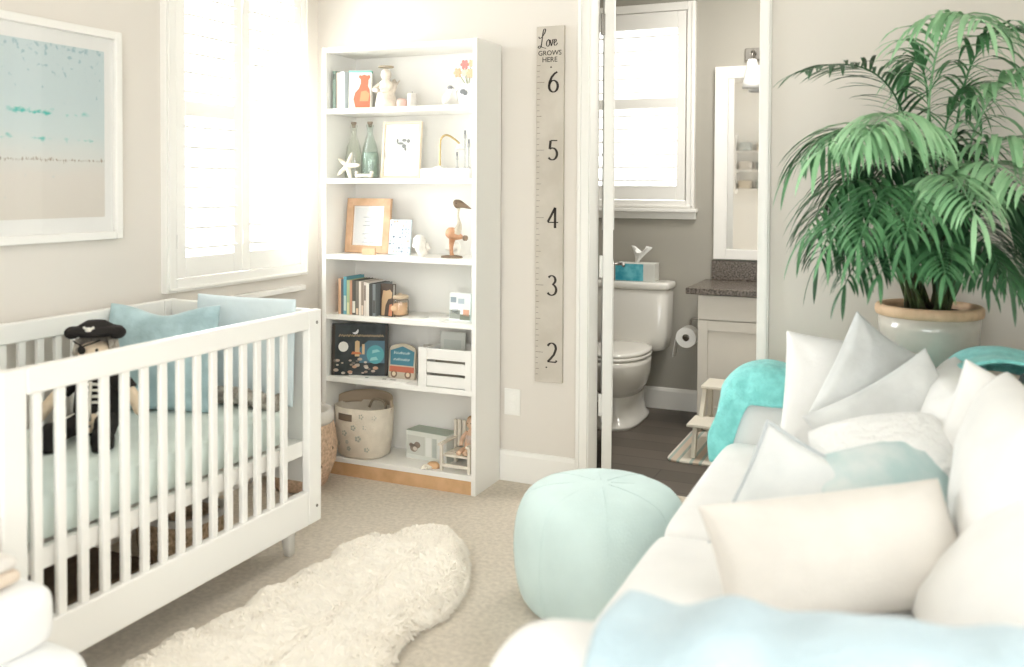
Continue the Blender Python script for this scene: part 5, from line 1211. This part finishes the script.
# ------------------------------------------------------------------ sheepskin rug
out = [(465, 560), (461, 545), (447, 532), (425, 529), (402, 533), (385, 542), (362, 541), (340, 549), (329, 564), (305, 571), (284, 586), (262, 593), (243, 612), (219, 620), (196, 634), (175, 637), (156, 652), (132, 662), (105, 690)]
out2 = [(300, 740), (360, 716), (390, 690), (386, 664), (394, 645), (420, 622), (441, 611), (455, 596), (464, 580)]
ring = [atz(x, y, .03) for x, y in out]+[Vector((.66, -2.42, .03)), Vector((.86, -2.36, .03)), Vector((1.04, -2.20, .03)), Vector((1.16, -2.0, .03))]+[atz(x, y, .03) for x, y in out2[3:]]
ring = [Vector((p.x, p.y, 0)) for p in ring]
ring = spline(ring+[ring[0]], 9)[:-1]
cen = sum(ring, Vector((0, 0, 0)))/len(ring)
# spine of the hide: medial line from the head end to the tail end, so that rings shrink sensibly
mb = MB(); rnd = random.Random(5)
A, B = Vector((.85, -.95, 0)), Vector((.88, -2.15, 0))
def shrink(p, k):
    t = max(0, min(1, (p-A).dot(B-A)/(B-A).length_squared)); q = A+(B-A)*t
    return q+(p-q)*k
lev0 = [(1.0, .002), (1.02, .012), (1.0, .028), (.95, .042), (.87, .052), (.74, .057), (.58, .059), (.42, .060), (.25, .060), (.08, .060)]
levels = [lev0[0]]
for (k0, z0), (k1, z1) in zip(lev0, lev0[1:]):
    for q_ in (1, 2, 3): levels.append((k0+(k1-k0)*q_/3, z0+(z1-z0)*q_/3))
def bump(p, z): return z+(.010*noise.noise(p*12)+.009*abs(noise.noise(p*26))+.006*noise.noise(p*55))*min(1, z/.04)
rows = []
for k, z in levels:
    row = []
    for i, p in enumerate(ring):
        q = shrink(p, k)
        if k > .9: q = q+(p-shrink(p, .9)).normalized()*(.022*abs(noise.noise(p*9))+.010*noise.noise(p*34+Vector((k*7, 0, 0))))
        row.append(Vector((q.x, q.y, bump(Vector((q.x, q.y, 0)), z) if z > .004 else z)))
    rows.append(row)
mb.rings(rows, True, True)
# locks of wool: tapered wedges standing out of the hide
def lock(p, d, l, w_):
    t = Vector((d.x, d.y, 0)).cross(Vector((0, 0, 1))); t = t.normalized() if t.length > 1e-4 else Vector((1, 0, 0))
    u_ = t.cross(d).normalized()
    b0 = [p+t*w_, p-t*w_, p+u_*w_*.8]; tip = p+d*l+Vector((0, 0, -l*.3)); midp = p+d*l*.55
    vs = [mb.bm.verts.new(v) for v in b0]; ms = [mb.bm.verts.new(midp+(v-p)*.8) for v in b0]; tv = mb.bm.verts.new(tip)
    mb.bm.faces.new(vs)
    for i in range(3):
        j = (i+1) % 3; mb.bm.faces.new((vs[i], vs[j], ms[j], ms[i])); mb.bm.faces.new((ms[i], ms[j], tv))
nr = len(ring)
def hgt(k):
    for (k0, z0), (k1, z1) in zip(lev0[1:], lev0[2:]):
        if k1 <= k <= k0: return z1+(z0-z1)*(k-k1)/(k0-k1)
    return .06
for _ in range(13000):
    i = rnd.randrange(nr); f = rnd.random(); k = math.sqrt(rnd.random()) if _ % 6 else .16*rnd.random()
    p = ring[i]*(1-f)+ring[(i+1) % nr]*f; q = shrink(p, k)
    outd = (p-shrink(p, .5)); outd = outd.normalized() if outd.length else Vector((1, 0, 0))
    a = rnd.uniform(0, 2*PI); d = Vector((math.cos(a), math.sin(a), 0))*(1-k**3)*.8+outd*k**3
    d = (d+Vector((0, 0, rnd.uniform(.15, .5)))).normalized()
    lock(Vector((q.x, q.y, bump(Vector((q.x, q.y, 0)), hgt(k))-.004)), d, rnd.uniform(.012, .024), rnd.uniform(.0025, .0045))
for _ in range(3200):
    i = rnd.randrange(nr); p = ring[i]+(ring[(i+1) % nr]-ring[i])*rnd.random(); outd = (p-shrink(p, .6)).normalized()
    d = (outd+Vector((rnd.uniform(-.6, .6), rnd.uniform(-.6, .6), rnd.uniform(-.1, .3)))).normalized()
    lock(Vector((p.x, p.y, rnd.uniform(.010, .03))), d, rnd.uniform(.014, .030), rnd.uniform(.0025, .005))
for v in mb.bm.verts: v.co.z = max(.001, v.co.z)
tag(mb.build('sheepskin_rug', FLEECE, None, smooth=False, at_base=True), 'cream sheepskin rug spread on the beige carpet beside the crib', 'rug')

# ------------------------------------------------------------------ white glider seat at the lower left
gl = thing('rocking_ottoman', (.45, -2.62, 0), 'white upholstered ottoman with a padded base at the near end of the crib', 'ottoman'); X_up()
GLW = mat('white_leatherette', (243, 243, 242), .45, var=4, vscale=5)
rbox('padded_base', .12, .80, -2.98, -2.36, .16, .335, .075, GLW, gl, .012, .003, 51)
rbox('seat_cushion', .10, .715, -2.94, -2.40, .33, .475, .045, GLW, gl, .012, .003, 52)
for x in (.2, .7):
    for y in (-2.9, -2.44): MB().lathe([(.022, 0), (.028, .17)], (x, y, 0), 14).build('leg', WHITE, gl)
fb_ = thing('folded_blanket', (.46, -2.6, .49), 'folded beige blanket with a white top fold on the white ottoman', 'blanket'); X_up()
BG = mat('beige_blanket', (222, 206, 188), .95, bump=.4, bscale=80)
for k, (a, mt_b) in enumerate(((.0, BG), (.004, CREAM))):
    rbox('fold', .30+a, .665-a, -2.82+a, -2.455-a, .4835+.032*k, .515+.032*k, .016, mt_b, fb_, .004, .003, 60+k)
# ------------------------------------------------------------------ palm on its stand
pc = Vector((2.505, -.198, 0))
sd = thing('plant_stand', (2.505, -.198, 0), 'low white round plant stand behind the sofa arm', 'plant stand'); X_up()
MB().lathe([(.17, .535), (.175, .54), (.175, .562), (.17, .566)], pc, 40).build('top', WHITE, sd, smooth=False)
MB().lathe([(.15, .0), (.15, .02), (.04, .04), (.03, .08), (.03, .5), (.06, .534)], pc, 28).build('pedestal', WHITE, sd, smooth=True)
pl = thing('potted_palm', (pc.x, pc.y, .567), 'tall feathery green palm in a glazed grey pot beside the doorway', 'plant'); X_up()
PZ = .567
MB().lathe([(.13, 0), (.142, .006), (.158, .10), (.166, .2), (.171, .29), (.172, .335), (.158, .337), (.156, .31), (.15, .1), (.10, .03)], (pc.x, pc.y, PZ), 56).build('pot', POT, pl, smooth=True)
MB().lathe([(.1722, .335), (.180, .338), (.184, .350), (.183, .366), (.176, .374), (.160, .374), (.156, .36), (.157, .338)], (pc.x, pc.y, PZ), 56, False, False).build('rim', TERRA, pl, smooth=True)
q = MB(); q.lathe([(.155, .34), (.12, .352), (.06, .357), (.01, .358)], (pc.x, pc.y, PZ), 36); q.build('soil', SOIL, pl, smooth=True)
prnd = random.Random(21)
def clampy(p):
    if p.y > -.012: p.y = -.012-.02*prnd.random()
    return p
def frond(base, apex, tip, Lf, mt, n=26, droop=.75, wid=.017, start=.22, spread=1.0):
    """a feather leaf: rachis bent from base over apex to tip, paired drooping leaflets"""
    pts = []
    for i in range(25):
        t = i/24
        pts.append(base*(1-t)**2+apex*2*t*(1-t)+tip*t*t)
    mb = MB(); mb.tube(pts, [.0042*(1-.75*i/24)+.0006 for i in range(25)], 6)
    side0 = None
    for k in range(n):
        t = start+(1-start)*(k/(n-1))**.9; i = min(23, int(t*24)); f = t*24-i
        p = pts[i]*(1-f)+pts[i+1]*f; T_ = (pts[i+1]-pts[i]).normalized()
        S = T_.cross(Vector((0, 0, 1)))
        if S.length < .25: S = CR.copy() if side0 is None else side0
        S = S.normalized(); side0 = S
        prof = math.sin(PI*min(1, (.12+.88*(k/(n-1)))))**.55 if k < n-1 else .6
        for s in (1, -1):
            L = Lf*prof*prnd.uniform(.88, 1.1); w_ = wid*(.75+.4*prof)*prnd.uniform(.85, 1.1)
            d = (S*s*spread*prnd.uniform(.7, 1.0)+T_*prnd.uniform(.55, .85)+Vector((0, 0, prnd.uniform(-.1, .18)))).normalized()
            if k == n-1: d = (T_+S*s*.25).normalized()
            g = droop*prnd.uniform(.75, 1.25)
            row = []; q_ = p.copy(); dd = d.copy()
            m_ = 7
            for j in range(m_):
                u = j/(m_-1); wj = w_*(math.sin(PI*(.10+.90*u))**.7 if u < .999 else 0)*.5
                n_ = dd.cross(Vector((0, 0, 1))); n_ = n_.normalized() if n_.length > .05 else S
                up = n_.cross(dd)
                row.append((clampy(q_+n_*wj+up*wj*.25), clampy(q_.copy()), clampy(q_-n_*wj+up*wj*.25)))
                q_ = q_+dd*(L/(m_-1)); dd = (dd+Vector((0, 0, -g*2.0/(m_-1)))).normalized()
            V = [[mb.bm.verts.new(v) for v in r] for r in row]
            for a, b_ in zip(V, V[1:]):
                mb.bm.faces.new((a[0], a[1], b_[1], b_[0])); mb.bm.faces.new((a[1], a[2], b_[2], b_[1]))
    for v in mb.bm.verts:
        if v.co.y > -.006: v.co.y = -.006
    return mb.build('frond', mt, pl, smooth=True)
def cane(bx, by, topv, r=.011):
    b0 = Vector((pc.x+bx, pc.y+by, PZ+.345)); m_ = (b0+topv)/2+Vector((bx*.3, by*.2, .03))
    P = spline([b0, m_, topv], 8); MB().tube(P, [r*(1-.55*i/(len(P)-1)) for i in range(len(P))], 8).build('cane', CANE, pl, smooth=True); return b0
# each frond: cane foot offset, apex pixel + depth, tip pixel + depth, leaflet length, tint, droop
D0 = 3.12
FR = [ # apex(px,py,d)  tip(px,py,d)  Lf tint droop
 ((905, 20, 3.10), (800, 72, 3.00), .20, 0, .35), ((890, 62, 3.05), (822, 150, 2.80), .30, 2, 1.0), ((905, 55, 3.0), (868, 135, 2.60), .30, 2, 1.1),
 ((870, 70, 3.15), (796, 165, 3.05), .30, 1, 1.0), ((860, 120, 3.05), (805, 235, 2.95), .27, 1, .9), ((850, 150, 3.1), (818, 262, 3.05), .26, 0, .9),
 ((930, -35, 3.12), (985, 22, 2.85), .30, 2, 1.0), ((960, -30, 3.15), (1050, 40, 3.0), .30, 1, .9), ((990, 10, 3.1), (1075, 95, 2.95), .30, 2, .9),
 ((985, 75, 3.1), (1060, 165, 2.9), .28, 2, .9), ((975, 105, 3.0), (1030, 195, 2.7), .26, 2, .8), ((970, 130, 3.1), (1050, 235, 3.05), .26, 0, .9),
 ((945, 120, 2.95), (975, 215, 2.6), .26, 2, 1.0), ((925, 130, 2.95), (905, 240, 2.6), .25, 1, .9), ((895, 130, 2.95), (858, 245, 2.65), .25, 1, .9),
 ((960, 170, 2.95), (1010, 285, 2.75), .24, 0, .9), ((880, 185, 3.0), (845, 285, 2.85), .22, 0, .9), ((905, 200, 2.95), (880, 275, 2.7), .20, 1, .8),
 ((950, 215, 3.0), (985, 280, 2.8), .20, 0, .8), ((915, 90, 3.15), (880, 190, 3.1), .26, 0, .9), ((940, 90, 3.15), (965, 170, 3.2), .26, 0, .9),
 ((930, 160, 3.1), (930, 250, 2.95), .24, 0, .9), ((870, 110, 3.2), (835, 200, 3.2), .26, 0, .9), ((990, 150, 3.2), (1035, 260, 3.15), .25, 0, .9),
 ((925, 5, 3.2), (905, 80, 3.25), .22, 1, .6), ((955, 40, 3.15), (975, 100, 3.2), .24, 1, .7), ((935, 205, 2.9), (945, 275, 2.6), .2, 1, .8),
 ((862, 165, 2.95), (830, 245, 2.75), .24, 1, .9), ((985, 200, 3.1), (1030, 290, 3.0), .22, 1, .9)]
for i, (a, t, Lf, tint, dr_) in enumerate(FR):
    ang = prnd.uniform(0, 2*PI); r_ = .03+.05*prnd.random()
    ap, tp = at(*a), at(*t)
    b0 = Vector((pc.x+r_*math.cos(ang), pc.y+r_*math.sin(ang), PZ+.345))
    frac = prnd.uniform(.22, .36)
    # bare lower stalk belongs to the cane, the feather starts above
    top = b0*(1-frac)**2+ap*2*frac*(1-frac)+tp*frac**2
    cane(b0.x-pc.x, b0.y-pc.y, top, prnd.uniform(.007, .011))
    P1 = top+(ap-top)*.9
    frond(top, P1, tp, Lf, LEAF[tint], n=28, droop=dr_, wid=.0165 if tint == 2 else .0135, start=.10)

sc = bpy.context.scene
sc.view_settings.view_transform = 'Standard'; sc.view_settings.look = 'None'; sc.view_settings.gamma = 1; sc.view_settings.use_curve_mapping = False
sc.view_settings.exposure = 0.40
sc.cycles.use_denoising = True
sc.cycles.max_bounces = 10; sc.cycles.diffuse_bounces = 6; sc.cycles.transparent_max_bounces = 16
